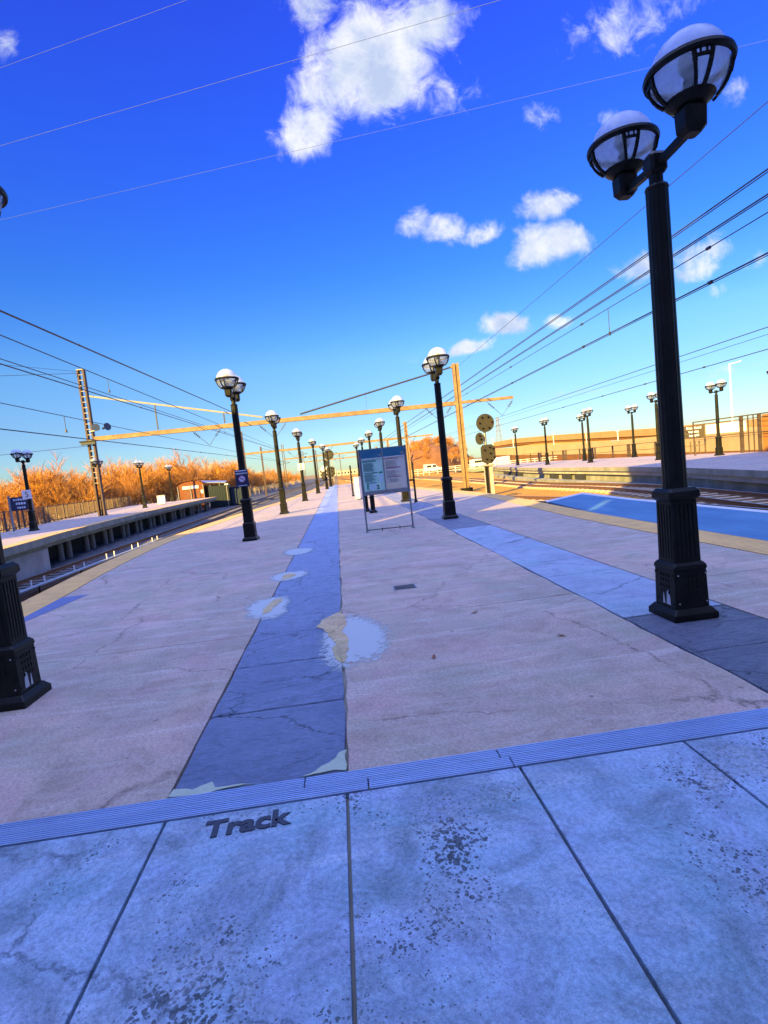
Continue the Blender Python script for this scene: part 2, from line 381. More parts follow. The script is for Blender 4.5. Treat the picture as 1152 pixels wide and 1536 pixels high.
# ballast beds
SE=smooth_tab([(12.4,6),(14.24,16.7),(16.1,25.4),(16.7,33),(17.3,46),(19.3,61),(21.2,76)])      # right platform edge
STC=smooth_tab([(10.2,4),(11.3,9),(12.6,16.7),(14.35,25.4),(15.0,33),(15.4,46),(15.7,65),(14.8,100),(11.0,150),(5,230),(-6,360)],3)
NTC=smooth_tab([(10.0,-2),(10.0,14),(9.8,18),(9.1,24),(8.3,31),(7.6,40),(6.9,55),(6.4,75),(5.6,110),(3.5,160),(-2,250),(-12,360)],3)
LTC=smooth_tab([(-10.95,5),(-10.95,25),(-10.95,40),(-11.0,60),(-10.6,90),(-9.2,140),(-6.5,210),(-4,300),(-10,380)],3)
def bedz(y): return -.74 + (-1.16+.74)*min(1,max(0,(y-19)/20))
b=MB(); ys=[-5+2.5*i for i in range(160)]
rows=[]
for y in ys:
    rows.append([(6.0 if y<70 else -3.0,y,bedz(y)-.25),(8.2,y,bedz(y)),(17.2 if y<60 else 20,y,bedz(y)),(22.5 if y<80 else 24,y,bedz(y)+.10)])
vs=[v for r in rows for v in r]; fs=[(i*4+k,i*4+k+1,i*4+k+5,i*4+k+4) for i in range(len(rows)-1) for k in range(3)]
b.add(vs,fs); struct(b.build('track_bed',M['ballast']))
b=MB(); 
vs=[];fs=[]
for i,y in enumerate(ys):
    xr=-5.0 if y<70 else -4.0
    vs+=[(-22,y,-1.315),(xr,y,-1.29)]
    if i: fs.append((2*i-2,2*i-1,2*i+1,2*i))
b.add(vs,fs); struct(b.build('cinder_bed',M['ballast_dark']))

# ------------------------------------------------------------------ main platform
body=MB(); poly=[p for p in offset_line(LE,.04)]+[(x,y) for x,y in reversed(offset_line(RE,-.04))]
body.prism(poly,-1.32,-.035); struct(body.build('platform',M['side']))

def slab(mb,poly,z=0.,dep=.034,jit=0.,seg=.18):
    pts=[]
    for i,(x0,y0) in enumerate(poly):
        x1,y1=poly[(i+1)%len(poly)]; l=math.hypot(x1-x0,y1-y0); n=max(1,int(l/seg)) if jit else 1
        px,py=(-(y1-y0)/l,(x1-x0)/l) if l else (0,0); w=0
        for k in range(n):
            t=k/n; w=w*.6+random.uniform(-jit,jit) if k else 0
            pts.append((x0+(x1-x0)*t+px*w, y0+(y1-y0)*t+py*w))
    mb.prism(pts,z-dep,z)
def build_slabs(mb,name,m): return struct(mb.build(name,m,bevel=.006))
G=.009
joints=[2.768,5.6,14.1,22.6,31.1,39.6,48.1,56.6,YEND]
JL=offset_line(LE,TW); JR=offset_line(RE,-TW)
def edge_pts(line,y0,y1):
    return [(interp(line,y0),y0)]+[p for p in line if y0+.05<p[1]<y1-.05]+[(interp(line,y1),y1)]
main=MB()
for a,c in zip(joints,joints[1:]):
    a+=G/2; c-=G/2
    le=edge_pts(JL,a,c)
    xs=-1.075
    slab(main,[(xs,a)]+[(xs,c)]+[(x+G,y) for x,y in reversed(le)])
    if a<50:
        slab(main,[(-.12,a),(2.435,a),(2.435,c),(-.12,c)],jit=.013)
        re=edge_pts(JR,a,c)
        slab(main,[(3.435,a)]+[(x-G,y) for x,y in re]+[(3.435,c)])
    else:
        re=edge_pts(JR,a,c); slab(main,[(-.12,a)]+[(x-G,y) for x,y in re]+[(-.12,c)])
build_slabs(main,'paving',M['concrete'])
sl=MB(); y=2.768
js=[2.768,3.71,4.64,5.56]
while js[-1]<66: js.append(js[-1]+ (2.8 if js[-1]<9 else 4.6))
js[-1]=YEND
for a,c in zip(js,js[1:]): slab(sl,[(-1.062,a+G),(-.136,a+G),(-.136,c-G),(-1.062,c-G)],z=-.003,jit=.007 if a<12 else 0)
build_slabs(sl,'slate_strip',M['slate'])
s2=MB(); s3=MB(); y=2.768
for a,c in ((2.768,3.66),(3.66,4.59)): slab(s2,[(2.455,a+G),(3.42,a+G),(3.42,c-G),(2.455,c-G)],z=-.003,jit=.008)
y=4.61
while y<11.9:
    slab(s3,[(2.46,y+G*.3),(3.42,y+G*.3),(3.42,y+.94-G*.3),(2.46,y+.94-G*.3)],z=-.002,jit=.006); y+=.942
y0=y
while y<48: slab(s2,[(2.455,y+G),(3.42,y+G),(3.42,y+2.7-G),(2.455,y+2.7-G)],z=-.003); y+=2.7
slab(s2,[(2.455,y+G),(3.42,y+G),(3.42,48.05),(2.455,48.05)],z=-.003) if y<48 else None
build_slabs(s2,'slate_paving',M['slate2']); build_slabs(s3,'paver_strip',M['paver'])
# tactile edges
for line,sg,nm in ((LE,1,'left'),(RE,-1,'right')):
    t=MB(); inn=offset_line(line,sg*TW)
    pts=[p for p in line]+[p for p in reversed(inn)]
    t.prism(pts,-.04,.006); struct(t.build('tactile_strip',M['tactile']))
# dark asphalt patch beside the left tactile edge
def sheet(name,poly,z,m,th=.003):
    mb=MB(); mb.prism(poly,z-th,z); return mb.build(name,m)
struct(sheet('asphalt_patch',[(-4.95,4.5),(-4.6,4.5),(-4.53,7.6),(-4.38,9.3),(-4.82,9.3),(-4.88,7.6)],.0045,M['asphalt_patch']))
# blue deck extension at the right
dk=MB(); dk.prism([(5.88,-1),(8.05,-1),(8.05,14),(8.3,17.6),(6.4,16.2),(5.92,12)],-.5,-.004); struct(dk.build('deck',M['deck']))
wl=MB(); wl.prism([(7.83,-1),(8.06,-1),(8.06,14),(8.32,17.75),(6.42,16.4),(6.3,15.9),(8.02,17.2),(7.83,14)],-.02,.002); struct(wl.build('edge_line',M['white_line']))
# near slabs, expansion cover
nr=MB()
for x0 in [-5.47,-4.58,-3.69,-2.80,-1.91,-1.02,-.13,.76,1.65,2.54,3.43,4.32]:
    for a,c in ((.72,2.572),(-1.0,.70)):
        slab(nr,[(x0+.007,a),(x0+.883,a),(x0+.883,c),(x0+.007,c)])
build_slabs(nr,'threshold_slab',M['near'])
al=MB()
for y0 in (2.580,2.674):
    x=-4.9
    for x1 in (-2.6,-.35 if y0>2.6 else -.02,.69 if y0>2.6 else .735,3.0,5.6):
        al.box(x+.004,x1-.004,y0,y0+.088,-.03,.004)
        for k in range(5): al.box(x+.004,x1-.004,y0+.008+k*.0165,y0+.016+k*.0165,.004,.0085)
        x=x1
struct(al.build('expansion_cover',M['alu']))

def blob(name,cx,cy,rx,ry,z,m,seed,n=40,wob=.2,kind=True,rot=0,fade=True):
    """flat irregular film; 'fade' runs from the middle to the rim"""
    rnd=random.Random(seed); ph=[(rnd.uniform(0,6.28),k,rnd.uniform(.3,1)/k) for k in (2,3,4,5,7,9,13)]
    me=bpy.data.meshes.new(name); vs=[(cx,cy,z)]; fs=[]; fd=[1.]
    for q in (.5,1.):
        for i in range(n):
            t=2*PI*i/n; r=1+wob*sum(a*math.sin(k*t+p) for p,k,a in ph)
            x=rx*q*r*math.cos(t);y=ry*q*r*math.sin(t); vs.append((cx+x*math.cos(rot)-y*math.sin(rot),cy+x*math.sin(rot)+y*math.cos(rot),z)); fd.append(1-q)
    for i in range(n): fs.append((0,1+i,1+(i+1)%n)); fs.append((1+i,1+n+i,1+n+(i+1)%n,1+(i+1)%n))
    me.from_pydata(vs,[],fs); a=me.attributes.new('fade','FLOAT','POINT')
    for i,f in enumerate(fd): a.data[i].value=f
    me.materials.append(m); o=bpy.data.objects.new(name,me); COL.objects.link(o); return struct(o)
blob('mortar_smear',-.02,5.05,.44,1.2,.0035,M['halo'],3)
blob('mortar_smear',-1.05,6.75,.42,.80,.0035,M['halo'],5)
blob('mortar_smear',-.98,8.75,.40,.62,.0035,M['halo'],8)
blob('mortar_smear',-1.02,11.5,.45,.75,.0035,M['halo'],9)
def rough_sheet(name,poly,z,m,jit):
    mb=MB(); slab(mb,poly,z,.005,jit,.05); return struct(mb.build(name,m))
rough_sheet('mortar_fill',[(-.132,4.35),(-.20,4.55),(-.22,4.75),(-.18,4.95),(-.27,5.2),(-.31,5.4),(-.40,5.60),(-.36,5.78),(-.24,5.95),(-.13,6.12),(-.085,5.7),(-.10,5.2),(-.075,4.8)],.0075,M['mortar'],.02)
rough_sheet('mortar_fill',[(-1.08,6.40),(-1.0,6.5),(-.95,6.75),(-.90,7.02),(-.91,7.15),(-1.02,7.12),(-1.07,6.95),(-1.11,6.7)],.0075,M['mortar'],.018)
rough_sheet('mortar_fill',[(-1.06,8.45),(-.93,8.55),(-.86,8.8),(-.97,8.98),(-1.07,8.75)],.0075,M['mortar'],.02)
rough_sheet('grout_fill',[(-.132,2.775),(-.124,2.99),(-.17,2.97),(-.22,2.88),(-.30,2.81),(-.37,2.775)],.0065,M['mortar_green'],.012)
rough_sheet('grout_fill',[(-1.07,2.775),(-.62,2.775),(-.70,2.80),(-.83,2.80),(-.86,2.86),(-.95,2.81),(-1.06,2.84)],.0065,M['mortar_green'],.012)
# floor lettering
def text_obj(name,s,size,m,parent=None,loc=(0,0,0),rot=(0,0,0),ext=.0015,bold=0.,align='LEFT',fade=False):
    cu=bpy.data.curves.new(name,'FONT'); cu.body=s; cu.size=size; cu.extrude=ext; cu.offset=bold; cu.align_x=align
    t=bpy.data.objects.new(name,cu); COL.objects.link(t)
    bpy.context.view_layer.update()
    me=bpy.data.meshes.new_from_object(t.evaluated_get(bpy.context.evaluated_depsgraph_get()))
    bpy.data.objects.remove(t); me.name=name
    if fade:
        a=me.attributes.new('fade','FLOAT','POINT')
        for d in a.data: d.value=.18
    me.materials.clear(); me.materials.append(m)
    o=bpy.data.objects.new(name,me); COL.objects.link(o); o.location=loc; o.rotation_euler=rot
    if parent: o.parent=parent
    return o
tx=text_obj('floor_lettering','Track',.165,M['paint'],None,(-.80,2.395,.004),(0,0,R(2)),.0015,.006,fade=True); struct(tx)
# drain
d=empty('drain_cover',(.715,6.92,0),0,'small dark iron drain grate set in the concrete paving','drain cover')
q=MB(); q.box(-.155,.155,-.125,.125,-.02,.004); q.build('drain_frame',M['steelgrey'],d)
q=MB()
q.box(-.135,.135,-.105,.105,.004,.006)
for k in range(9): q.box(-.13+k*.03,-.11+k*.03,-.10,.10,.006,.010)
q.build('grate',M['drain'],d)

# ------------------------------------------------------------------ lamps
CH={}
def make_lamp():
    root=empty('platform_lamp',(0,0,0))
    p=MB()
    p.box(-.20,.20,-.20,.20,0,.055)
    p.oct([(.20,.055),(.165,.10)],.05)
    p.oct([(.155,.10),(.148,.43)],.06)
    p.oct([(.148,.43),(.155,.445),(.150,.475),(.128,.50)],.06)
    p.oct([(.124,.50),(.118,1.04)],.10)
    p.oct([(.118,1.04),(.145,1.07),(.142,1.12),(.115,1.15)],.12)
    for a in range(4):                                                        # fluted panels and pierced squares
        Mx=Matrix.Rotation(a*PI/2,4,'Z')
        for k in range(5): p.box(-.088+k*.038,-.064+k*.038,-.128,-.118,.53,1.01,Mx)
        for r_ in range(4):
            for k in range(4): 
                p.box(-.066+k*.038,-.048+k*.038,-.157,-.150,.22+r_*.05,.25+r_*.05,Mx)
        for sx in (-.125,.125):
            for zz in (.14,.39): p.box(sx-.008,sx+.008,-.160,-.150,zz,zz+.016,Mx)
    pl=p.build('plinth',M['black'],root,bevel=.004)
    CH['pl']=pl
    t=MB(); n=16; prof=[]
    vs=[];fs=[]
    zz=[1.13,1.2,3.66,3.68,3.70]; rr=[.102,.098,.088,.095,.085]
    for r_,z_ in zip(rr,zz):
        for k in range(n*2):
            tt=PI*k/n; q=r_*(1 if k%2 else .955); vs.append((q*math.cos(tt),q*math.sin(tt),z_))
    for i in range(4):
        for k in range(2*n):
            a=i*2*n+k;b_=i*2*n+(k+1)%(2*n); fs.append((a,b_,b_+2*n,a+2*n))
    fs.append(tuple(4*2*n+k for k in range(2*n))); t.add(vs,fs)
    t.build('pole',M['black'],root)
    a=MB()
    a.lathe([(.055,3.70),(.055,3.80)],12)
    a.oct([(.055,3.79),(.075,3.82),(.075,3.93),(.055,3.96)],.3)
    for s in (-1,1): a.bar((0,s*.05,3.86),(0,s*.42,3.88),.05,.06)
    a.build('crossarm',M['black'],root,bevel=.004)
    for s in (-1,1):
        L=bpy.data.objects.new('lantern',None); 
        h=MB(); h.oct([(.055,-.485),(.09,-.44),(.095,-.30),(.075,-.27)],.3)
        h.lathe([(.07,-.275),(.12,-.272),(.165,-.24),(.185,-.215),(.175,-.21),(.08,-.22)],24)
        L=h.build('lantern_holder',M['black'],root,bevel=.003); L.location=(0,s*.4635,4.29); L.scale=(.94,.94,.94)
        g=MB(); g.lathe([(.285*math.cos(x),.285*math.sin(x)) for x in [R(0),R(15),R(30),R(45),R(60),R(75),R(88)]],32)
        g.build('globe_dome',M['dome'],L,smooth=True)
        g=MB(); vs=[];fs=[];prof=[R(-x) for x in (0.5,10,20,30,40,50)]
        for x in prof:
            for k in range(32): vs.append((.283*math.cos(x)*math.cos(2*PI*k/32),.283*math.cos(x)*math.sin(2*PI*k/32),.283*math.sin(x)))
        for i in range(5):
            for k in range(32): aa=i*32+k;bb=i*32+(k+1)%32; fs.append((aa,bb,bb+32,aa+32))
        g.add(vs,fs); g.build('globe_bowl',M['bowl'],L,smooth=True)
        k_=MB(); k_.lathe([(.045,-.19),(.045,-.08),(.03,-.05)],12); k_.build('bulb_socket',M['black'],L)
        k_=MB(); k_.lathe([(.03,-.05),(.075,.03),(.07,.10),(.03,.14)],12); k_.build('bulb',M['bulb'],L,smooth=True)
        c=MB(); vs=[];fs=[]; n=40                                              # ring
        for k in range(n):
            tt=2*PI*k/n
            for dr,dz in ((-.012,-.026),(.018,-.026),(.026,0),(.018,.026),(-.012,.026)):
                vs.append(((.305+dr)*math.cos(tt),(.305+dr)*math.sin(tt),dz))
        for k in range(n):
            for j in range(5): fs.append((k*5+j,((k+1)%n)*5+j,((k+1)%n)*5+(j+1)%5,k*5+(j+1)%5))
        c.add(vs,fs)
        for az in (75,165,255,345):                                           # paired ribs with three little squares
            for da in (-13,13):
                pts=[]
                for e in (0,10,20,30,40,52):
                    w=da*(1-.35*e/52)
                    t_=R(az+w); pts.append((.302*math.cos(R(e))*math.cos(t_),.302*math.cos(R(e))*math.sin(t_),-.302*math.sin(R(e))))
                for u,v in zip(pts,pts[1:]): c.bar(u,v,.026,.022)
            q=[(.302*math.cos(R(13))*math.cos(R(az+w)),.302*math.cos(R(13))*math.sin(R(az+w)),-.302*math.sin(R(13))) for w in (-12,-6,0,6,12)]
            for u,v in zip(q,q[1:]): c.bar(u,v,.02,.02)
            for w in (-4.3,4.3):
                c.bar((.303*math.cos(R(az+w)),.303*math.sin(R(az+w)),0),(.302*math.cos(R(13))*math.cos(R(az+w)),.302*math.cos(R(13))*math.sin(R(az+w)),-.302*math.sin(R(13))),.012,.012)
        c.build('globe_cage',M['black'],L)
    return root
GL='twin globe lamps along the middle platform'
lamp=make_lamp()
spots=[(2.94,4.48,0,'nearest black twin-globe lamp post, towering at the right of the platform',GL),
 (-2.86,4.55,0,'black lamp post cut by the left edge of the photo, close to the viewer',GL),
 (-2.54,14.87,0,'black twin-globe lamp post carrying the navy no smoking sign, left side of platform',GL),
 (-2.53,24.2,0,'lamp post standing right behind the one with the no smoking sign',GL),
 (-2.19,34.2,0,'lamp post carrying a square white plate with the character 5',GL),
 (-1.74,45.2,0,'lamp post just beyond the white number plate lamp, left row of platform',GL),
 (-1.15,54.5,0,'second lamp post beyond the white number plate lamp in the left row',GL),
 (-.85,62.5,0,'farthest left lamp post, in front of the round signal at the platform end',GL),
 (2.97,14.56,0,'black twin-globe lamp post right of the timetable board, by the slate strip',GL),
 (2.88,23.4,0,'lamp post rising behind the right half of the timetable board',GL),
 (2.9,32.8,0,'lamp post rising behind the left half of the timetable board, tallest there',GL),
 (2.8,42.2,0,'smaller lamp globe above the left panel of the timetable board',GL),
 (2.6,50.3,0,'second smallest lamp globe at the left corner of the timetable board',GL),
 (2.4,58.5,0,'smallest lamp globe just off the left corner of the timetable board',GL)]
GW='twin globe lamps on the left platform'; GR='twin globe lamps on the right platform'
spots+=[(-17.16,31.4,.15,'lamp post beside the navy station sign on the left platform, with white plate',GW),
 (-18.72,44.3,.15,'lamp post right in front of the tall latticed mast on the left platform',GW),
 (-18.6,53.0,.15,'lamp post between the latticed mast and the white bin on the left platform',GW),
 (-20.6,68.6,.15,'lamp post just left of the orange-brown hut on the left platform',GW),
 (23.4,31.1,.12,'lamp post before the white panel and orange fence on the right platform',GR),
 (26.0,45.0,.12,'sunlit lamp post just left of the big black pole, near the railing posts',GR),
 (21.2,43.4,.12,'taller of two overlapping lamp posts on the right platform',GR),
 (24.0,50.3,.12,'smaller lamp post half hidden behind its taller twin, right platform',GR),
 (20.5,50.9,.12,'lamp post with dark plinth left of the overlapping pair, right platform',GR),
 (21.2,61.6,.12,'leftmost dark lamp post at the far end of the right platform',GR),
 (21.35,34.0,.12,'lamp post almost hidden by the big black pole, one globe showing',GR),
 (23.15,26.0,.12,'lamp post cut off by the right edge of the photo',GR)]
for i,(x,y,z,lab,g) in enumerate(spots):
    o=lamp if i==0 else copy_tree(lamp)
    
    o.location=(x,y,z); o.rotation_euler.z=R([0,2,-2,1,0,-1][i%6]) if i>1 else 0
    tag(o,lab,'lamp post',g)

def chips(pl,side):
    for pts in ([(-.08,.125),(-.02,.125),(-.03,.24),(-.055,.255),(-.075,.19)],[(.0,.125),(.03,.125),(.02,.25),(.012,.2)]):
        c=MB(); c.add([(side*(.1560-(z-.1)*.018+.001),y,z) for y,z in pts],[tuple(range(len(pts)))]); c.build('bare_patch',M['chip'],pl)
    for sx,zz in ((-.125,.14),(-.125,.39),(.125,.39),(.125,.14)):
        c=MB(); c.box(sx-.005,sx+.005,-.163,-.160,zz+.003,zz+.013); c.build('rivet',M['chip'],pl)
LAMPS=[o for o in COL.objects if o.name.startswith('platform_lamp')]
chips([c for c in LAMPS[0].children if c.name.startswith('plinth')][0],-1)
chips([c for c in LAMPS[1].children if c.name.startswith('plinth')][0],1)
# plates on lamps
s=empty('no_smoking_sign',(-2.54,14.68,1.72),0,'navy no smoking sign with white circle fixed to a lamp post','sign')
q=MB(); q.box(-.17,.17,-.03,-.015,-.24,.22); q.build('sign_panel',M['signblue'],s)
q=MB(); q.box(-.15,.15,-.034,-.0301,.175,.20); 
for k in range(9): q.box(-.15+k*.034,-.126+k*.034,-.034,-.0301,.10,.135)
q.box(-.12,.12,-.034,-.0301,-.215,-.20); q.build('sign_text',M['letter'],s)
q=MB()
q.tube([(0,-.0302,-.03),(0,-.033,-.03)],.088,24); q.build('white_disc',M['letter'],s)
q=MB()
for k in range(24):
    a0,a1=2*PI*k/24,2*PI*(k+1)/24
    q.bar((.085*math.cos(a0),-.035,-.03+.085*math.sin(a0)),(.085*math.cos(a1),-.035,-.03+.085*math.sin(a1)),.006,.016)
q.bar((-.06,-.0352,.03),(.06,-.0352,-.09),.006,.016); q.build('prohibition_ring',M['signred'],s)
q=MB(); q.box(-.045,.03,-.0345,-.0332,-.038,-.022); q.box(.034,.05,-.0345,-.0332,-.038,-.022); q.build('cigarette',M['letterblack'],s)
q=MB(); q.box(-.12,-.10,-.015,.11,.1,.13); q.box(.10,.12,-.015,.11,.1,.13); q.build('clamp',M['black'],s)
def plate(x,y,z,ch,label,sz=.42):
    s=empty('number_plate',(x,y,z),0,label,'sign','white number plates on lamp posts')
    q=MB(); q.box(-sz/2,sz/2,-.02,-.005,-sz/2,sz/2); q.build('plate_panel',M['white'],s)
    text_obj('plate_number',ch,.42,M['letterblack'],s,(0,-.0215,-.145),(PI/2,0,0),.0012,0,'CENTER')
    q=MB(); q.box(-.13,.13,-.005,.02,-.03,.03); q.build('bracket',M['steelgrey'],s); return s
plate(-2.19,34.06,2.18,'5','square white plate reading 5 on a lamp post in the left row')
plate(-17.16,31.26,2.2,'5','square white plate on the lamp post beside the navy station sign',.5)

# ------------------------------------------------------------------ timetable board
tb=empty('timetable_board',(1.18,13.45,0),R(-5),'free-standing timetable board with blue header and two poster panels','notice board')
q=MB(); 
for x in (-.585,.585): q.tube([(x,0,0.01),(x,0,2.08)],.024,10); q.lathe([(.055,0),(.055,.012)],12,(x,0,0))
q.build('leg',M['steelgrey'],tb) if False else None
for x in (-.585,.585):
    q=MB(); q.tube([(x,0,0.01),(x,0,2.10)],.024,10); q.lathe([(.06,0),(.06,.014)],12,(x,0,0)); q.build('leg',M['steelgrey'],tb)
q=MB(); q.bar((-.57,0,.05),(.57,0,.05),.018); 
for x in (-.2,.25): q.bar((x,0,.0),(x,0,.085),.02)
q.build('bottom_rail',M['black'],tb)
q=MB(); q.box(-.56,.56,-.03,.03,.93,1.03); q.box(-.56,.56,-.03,.03,2.065,2.09); q.box(-.012,.012,-.042,.03,1.03,2.065)
q.box(-.56,-.545,-.03,.03,1.03,2.065); q.box(.545,.56,-.03,.03,1.03,2.065); q.build('frame',M['steelgrey'],tb)
q=MB(); q.box(-.545,-.012,-.02,.02,1.031,1.84); pl=q.build('timetable_panel',M['poster_teal'],tb); tag(pl,'teal timetable poster')
q=MB(); q.box(.012,.545,-.02,.02,1.031,1.84); pr=q.build('timetable_panel',M['poster_lilac'],tb); tag(pr,'lilac timetable poster')
q=MB(); q.box(-.545,-.013,-.036,.025,1.842,2.064); q.box(.013,.545,-.036,.025,1.842,2.064); hd=q.build('header_board',M['head_blue'],tb)
q=MB(); q.box(-.545,-.013,-.038,-.0365,1.842,1.856); q.box(.013,.545,-.038,-.0365,1.842,1.856); q.build('header_trim',M['letter'],hd)
q=MB(); q.box(-.10,-.03,-.038,-.0365,1.89,1.94); q.box(.45,.53,-.038,-.0365,1.89,1.95); q.build('header_logo',M['steelgrey'],hd)
y0,y1=-.0235,-.0205
q=MB(); 
for k in range(11): q.box(-.52+k*.031,-.497+k*.031,y0,y1,1.76,1.80)
q.box(-.50,-.16,y0,y1,1.475,1.495)
q.box(-.47,-.22,y0,y1,1.225,1.24); q.build('headline',M['ink_teal'],pl)
q=MB(); q.box(-.13,-.04,y0,y1,1.46,1.50); q.box(-.465,-.445,y0,y1,1.06,1.22); q.box(-.435,-.415,y0,y1,1.06,1.22); q.build('green_column',M['ink_green'],pl)
q=MB(); q.box(-.40,-.33,y0,y1,1.05,1.215); q.box(-.32,-.24,y0,y1,1.05,1.21); q.box(-.13,-.04,y0,y1,1.24,1.45); q.build('timetable_column',M['paper_pale'],pl)
text_obj('platform_number','2',.14,M['letterblack'],pl,(-.225,-.0215,1.075),(PI/2,0,0),.001,.004)
q=MB()
for k in range(22):
    q.box(-.51,-.51+.30*random.uniform(.7,1),y0,y1,1.735-k*.0105 if k<20 else 1.52,1.739-k*.0105 if k<20 else 1.523)
    if k<17: q.box(-.50,-.50+.30*random.uniform(.6,1),y0,y1,1.455-k*.012,1.459-k*.012)
q.build('fine_print',M['ink_teal'],pl)
q=MB()
for k in range(11): q.box(.04+k*.031,.063+k*.031,y0,y1,1.785,1.805)
q.build('headline',M['ink_red'],pr)
q=MB(); q.box(.06,.42,y0,y1,1.555,1.57); q.build('section_bar',M['ink_red'],pr)
q=MB(); q.box(.07,.42,y0,y1,1.335,1.345); q.build('section_bar',M['ink_red'],pr)
q=MB(); q.box(.43,.53,y0,y1,1.06,1.48); q.box(.06,.11,y0,y1,1.18,1.29); q.build('timetable_column',M['poster_lilac'],pr)
q=MB(); q.box(.05,.40,y0,y1,1.06,1.16); q.box(.23,.33,y0-.002,y0,1.08,1.15); q.build('cream_notice',M['paper_cream'],pr)
q=MB()
for k in range(36):
    if k not in (14,15,28): q.box(.05,.05+.34*random.uniform(.6,1),y0,y1,1.745-k*.0155,1.749-k*.0155)
q.build('fine_print',M['steelgrey'],pr)

# post beneath the board, slim posts, white cabinet
def bollard(x,y,h,r,label):
    o=empty('steel_post',(x,y,0),0,label,'post')
    q=MB(); q.lathe([(r*1.7,0),(r*1.7,.06),(r*1.15,.10)],12); q.build('post_base',M['black'],o)
    q=MB(); q.lathe([(r,.10),(r,h),(r*.6,h+.03)],12); q.build('post_shaft',M['black'],o)
bollard(1.15,19.3,1.0,.085,'short thick black post seen below the left half of the timetable board')
bollard(.98,20.1,1.0,.06,'thin dark post left of the thick one below the timetable board')
bollard(.85,33.5,1.9,.05,'slim dark post rising left of the white cabinet')
bollard(3.15,22.2,1.65,.045,'slim dark post beside the right leg of the timetable board')
o=empty('utility_cabinet',(1.1,29.2,0),0,'white upright utility cabinet left of the timetable board','cabinet')
q=MB(); q.box(-.24,.24,-.2,.2,.03,1.2); bd=q.build('cabinet_body',M['white'],o,bevel=.01)
q=MB(); q.box(-.21,.21,-.212,-.2005,.1,1.1); dd=q.build('cabinet_door',M['white'],o); q=MB(); q.box(.15,.17,-.225,-.2125,.55,.65); q.build('handle',M['steelgrey'],dd)
q=MB(); q.box(-.27,.27,-.23,.23,1.2,1.23); q.build('cabinet_top',M['white'],o)
q=MB(); q.box(-.2,.2,-.17,.17,0,.03); q.build('cabinet_foot',M['black'],o)

# ------------------------------------------------------------------ tracks
def track(name,cl,z,label,tie_m,step,y0,y1):
    root=empty(name,(0,0,0),0,label,'railway track')
    for sx in (-.7525,.7525):
        ln=[p for p in offset_line(cl,sx) if p[1]<370]
        q=MB()
        prof=[(-.07,0),(.07,0),(.07,.012),(.012,.03),(.012,.11),(.036,.12),(.036,.15),(-.036,.15),(-.036,.12),(-.012,.11),(-.012,.03),(-.07,.012)]
        n=len(prof); vs=[];fs=[]
        for i,(x,y) in enumerate(ln):
            zz=z(y)
            for px,pz in prof: vs.append((x+px,y,zz+pz+.10))
            if i:
                for k in range(n): fs.append(((i-1)*n+k,(i-1)*n+(k+1)%n,i*n+(k+1)%n,i*n+k))
        q.add(vs,fs); r_=q.build('rail',M['rail'],root)
        q=MB(); vs=[];fs=[]
        for i,(x,y) in enumerate(ln):
            vs+=[(x-.034,y,z(y)+.253),(x+.034,y,z(y)+.253)]
            if i: fs.append((2*i-2,2*i-1,2*i+1,2*i))
        q.add(vs,fs); q.build('rail_head',M['railtop'],r_)
    proto=None; y=y0; n=0; far=MB()
    while y<y1:
        x=interp(cl,y); dx=interp(cl,y+.5)-interp(cl,y-.5); rz=-math.atan(dx)+random.uniform(-.01,.01)
        if n<96:
            if proto is None:
                q=MB(); q.oct([],.1) if False else q.box(-1.3,1.3,-.12,.12,-.10,.10)
                proto=q.build('sleeper',tie_m,root,bevel=.015); t=proto
            else:
                t=proto.copy(); COL.objects.link(t); t.parent=root
            t.location=(x,y,z(y)); t.rotation_euler=(0,0,rz)
        else:
            far.box(-1.3,1.3,-.12,.12,-.1,.1,Matrix.Translation((x,y,z(y)))@Matrix.Rotation(rz,4,'Z'))
        n+=1; y+=step
    if far.v: tag(far.build('sleeper',tie_m,root),kind='stuff')
    return root
track('railway_track',LTC,lambda y:-1.30,'railway track with dark sleepers between the left and middle platforms',M['tie_dark'],.62,12,200)
track('railway_track',NTC,lambda y:bedz(y)-.005,'sunlit track hugging the right side of the middle platform, concrete sleepers',M['tie'],.75,17.5,160)
track('railway_track',STC,lambda y:bedz(y)+.005,'track along the foot of the right platform wall',M['tie'],.75,14,160)
# protected third rail
tr=empty('third_rail',(-9.2,0,0),0,'third rail under a pale cover board ending beside the left track','third rail')
q=MB(); q.bar((0,4,-.98),(0,27.2,-.98),.08,.12); q.build('conductor_rail',M['rail'],tr)
q=MB(); q.bar((0.02,4,-.80),(0.02,26.8,-.80),.22,.045); q.bar((.02,26.8,-.80),(.02,28.0,-.92),.2,.045); q.build('cover_board',M['steelgrey'],tr)
q=MB(); q.tube([(0,26.6,-.95),(0.1,27.6,-.9),(0.15,28.2,-1.0),(0.1,28.4,-1.25)],.08,8); q.build('rail_end',M['black'],tr)
for k in range(9):
    y=6+k*2.6
    q=MB(); q.box(.10,.14,y-.03,y+.03,-1.28,-.80); q.box(-.1,.14,y-.05,y+.05,-1.28,-1.06); br=q.build('support_bracket',M['black'],tr)
    q=MB(); q.box(-.1,-.07,y-.02,y+.02,-.78,-.60); q.build('marker_peg',M['white'],br); q=MB(); q.box(-.1,-.07,y+.7,y+.74,-.78,-.60); q.build('marker_peg',M['white'],br)

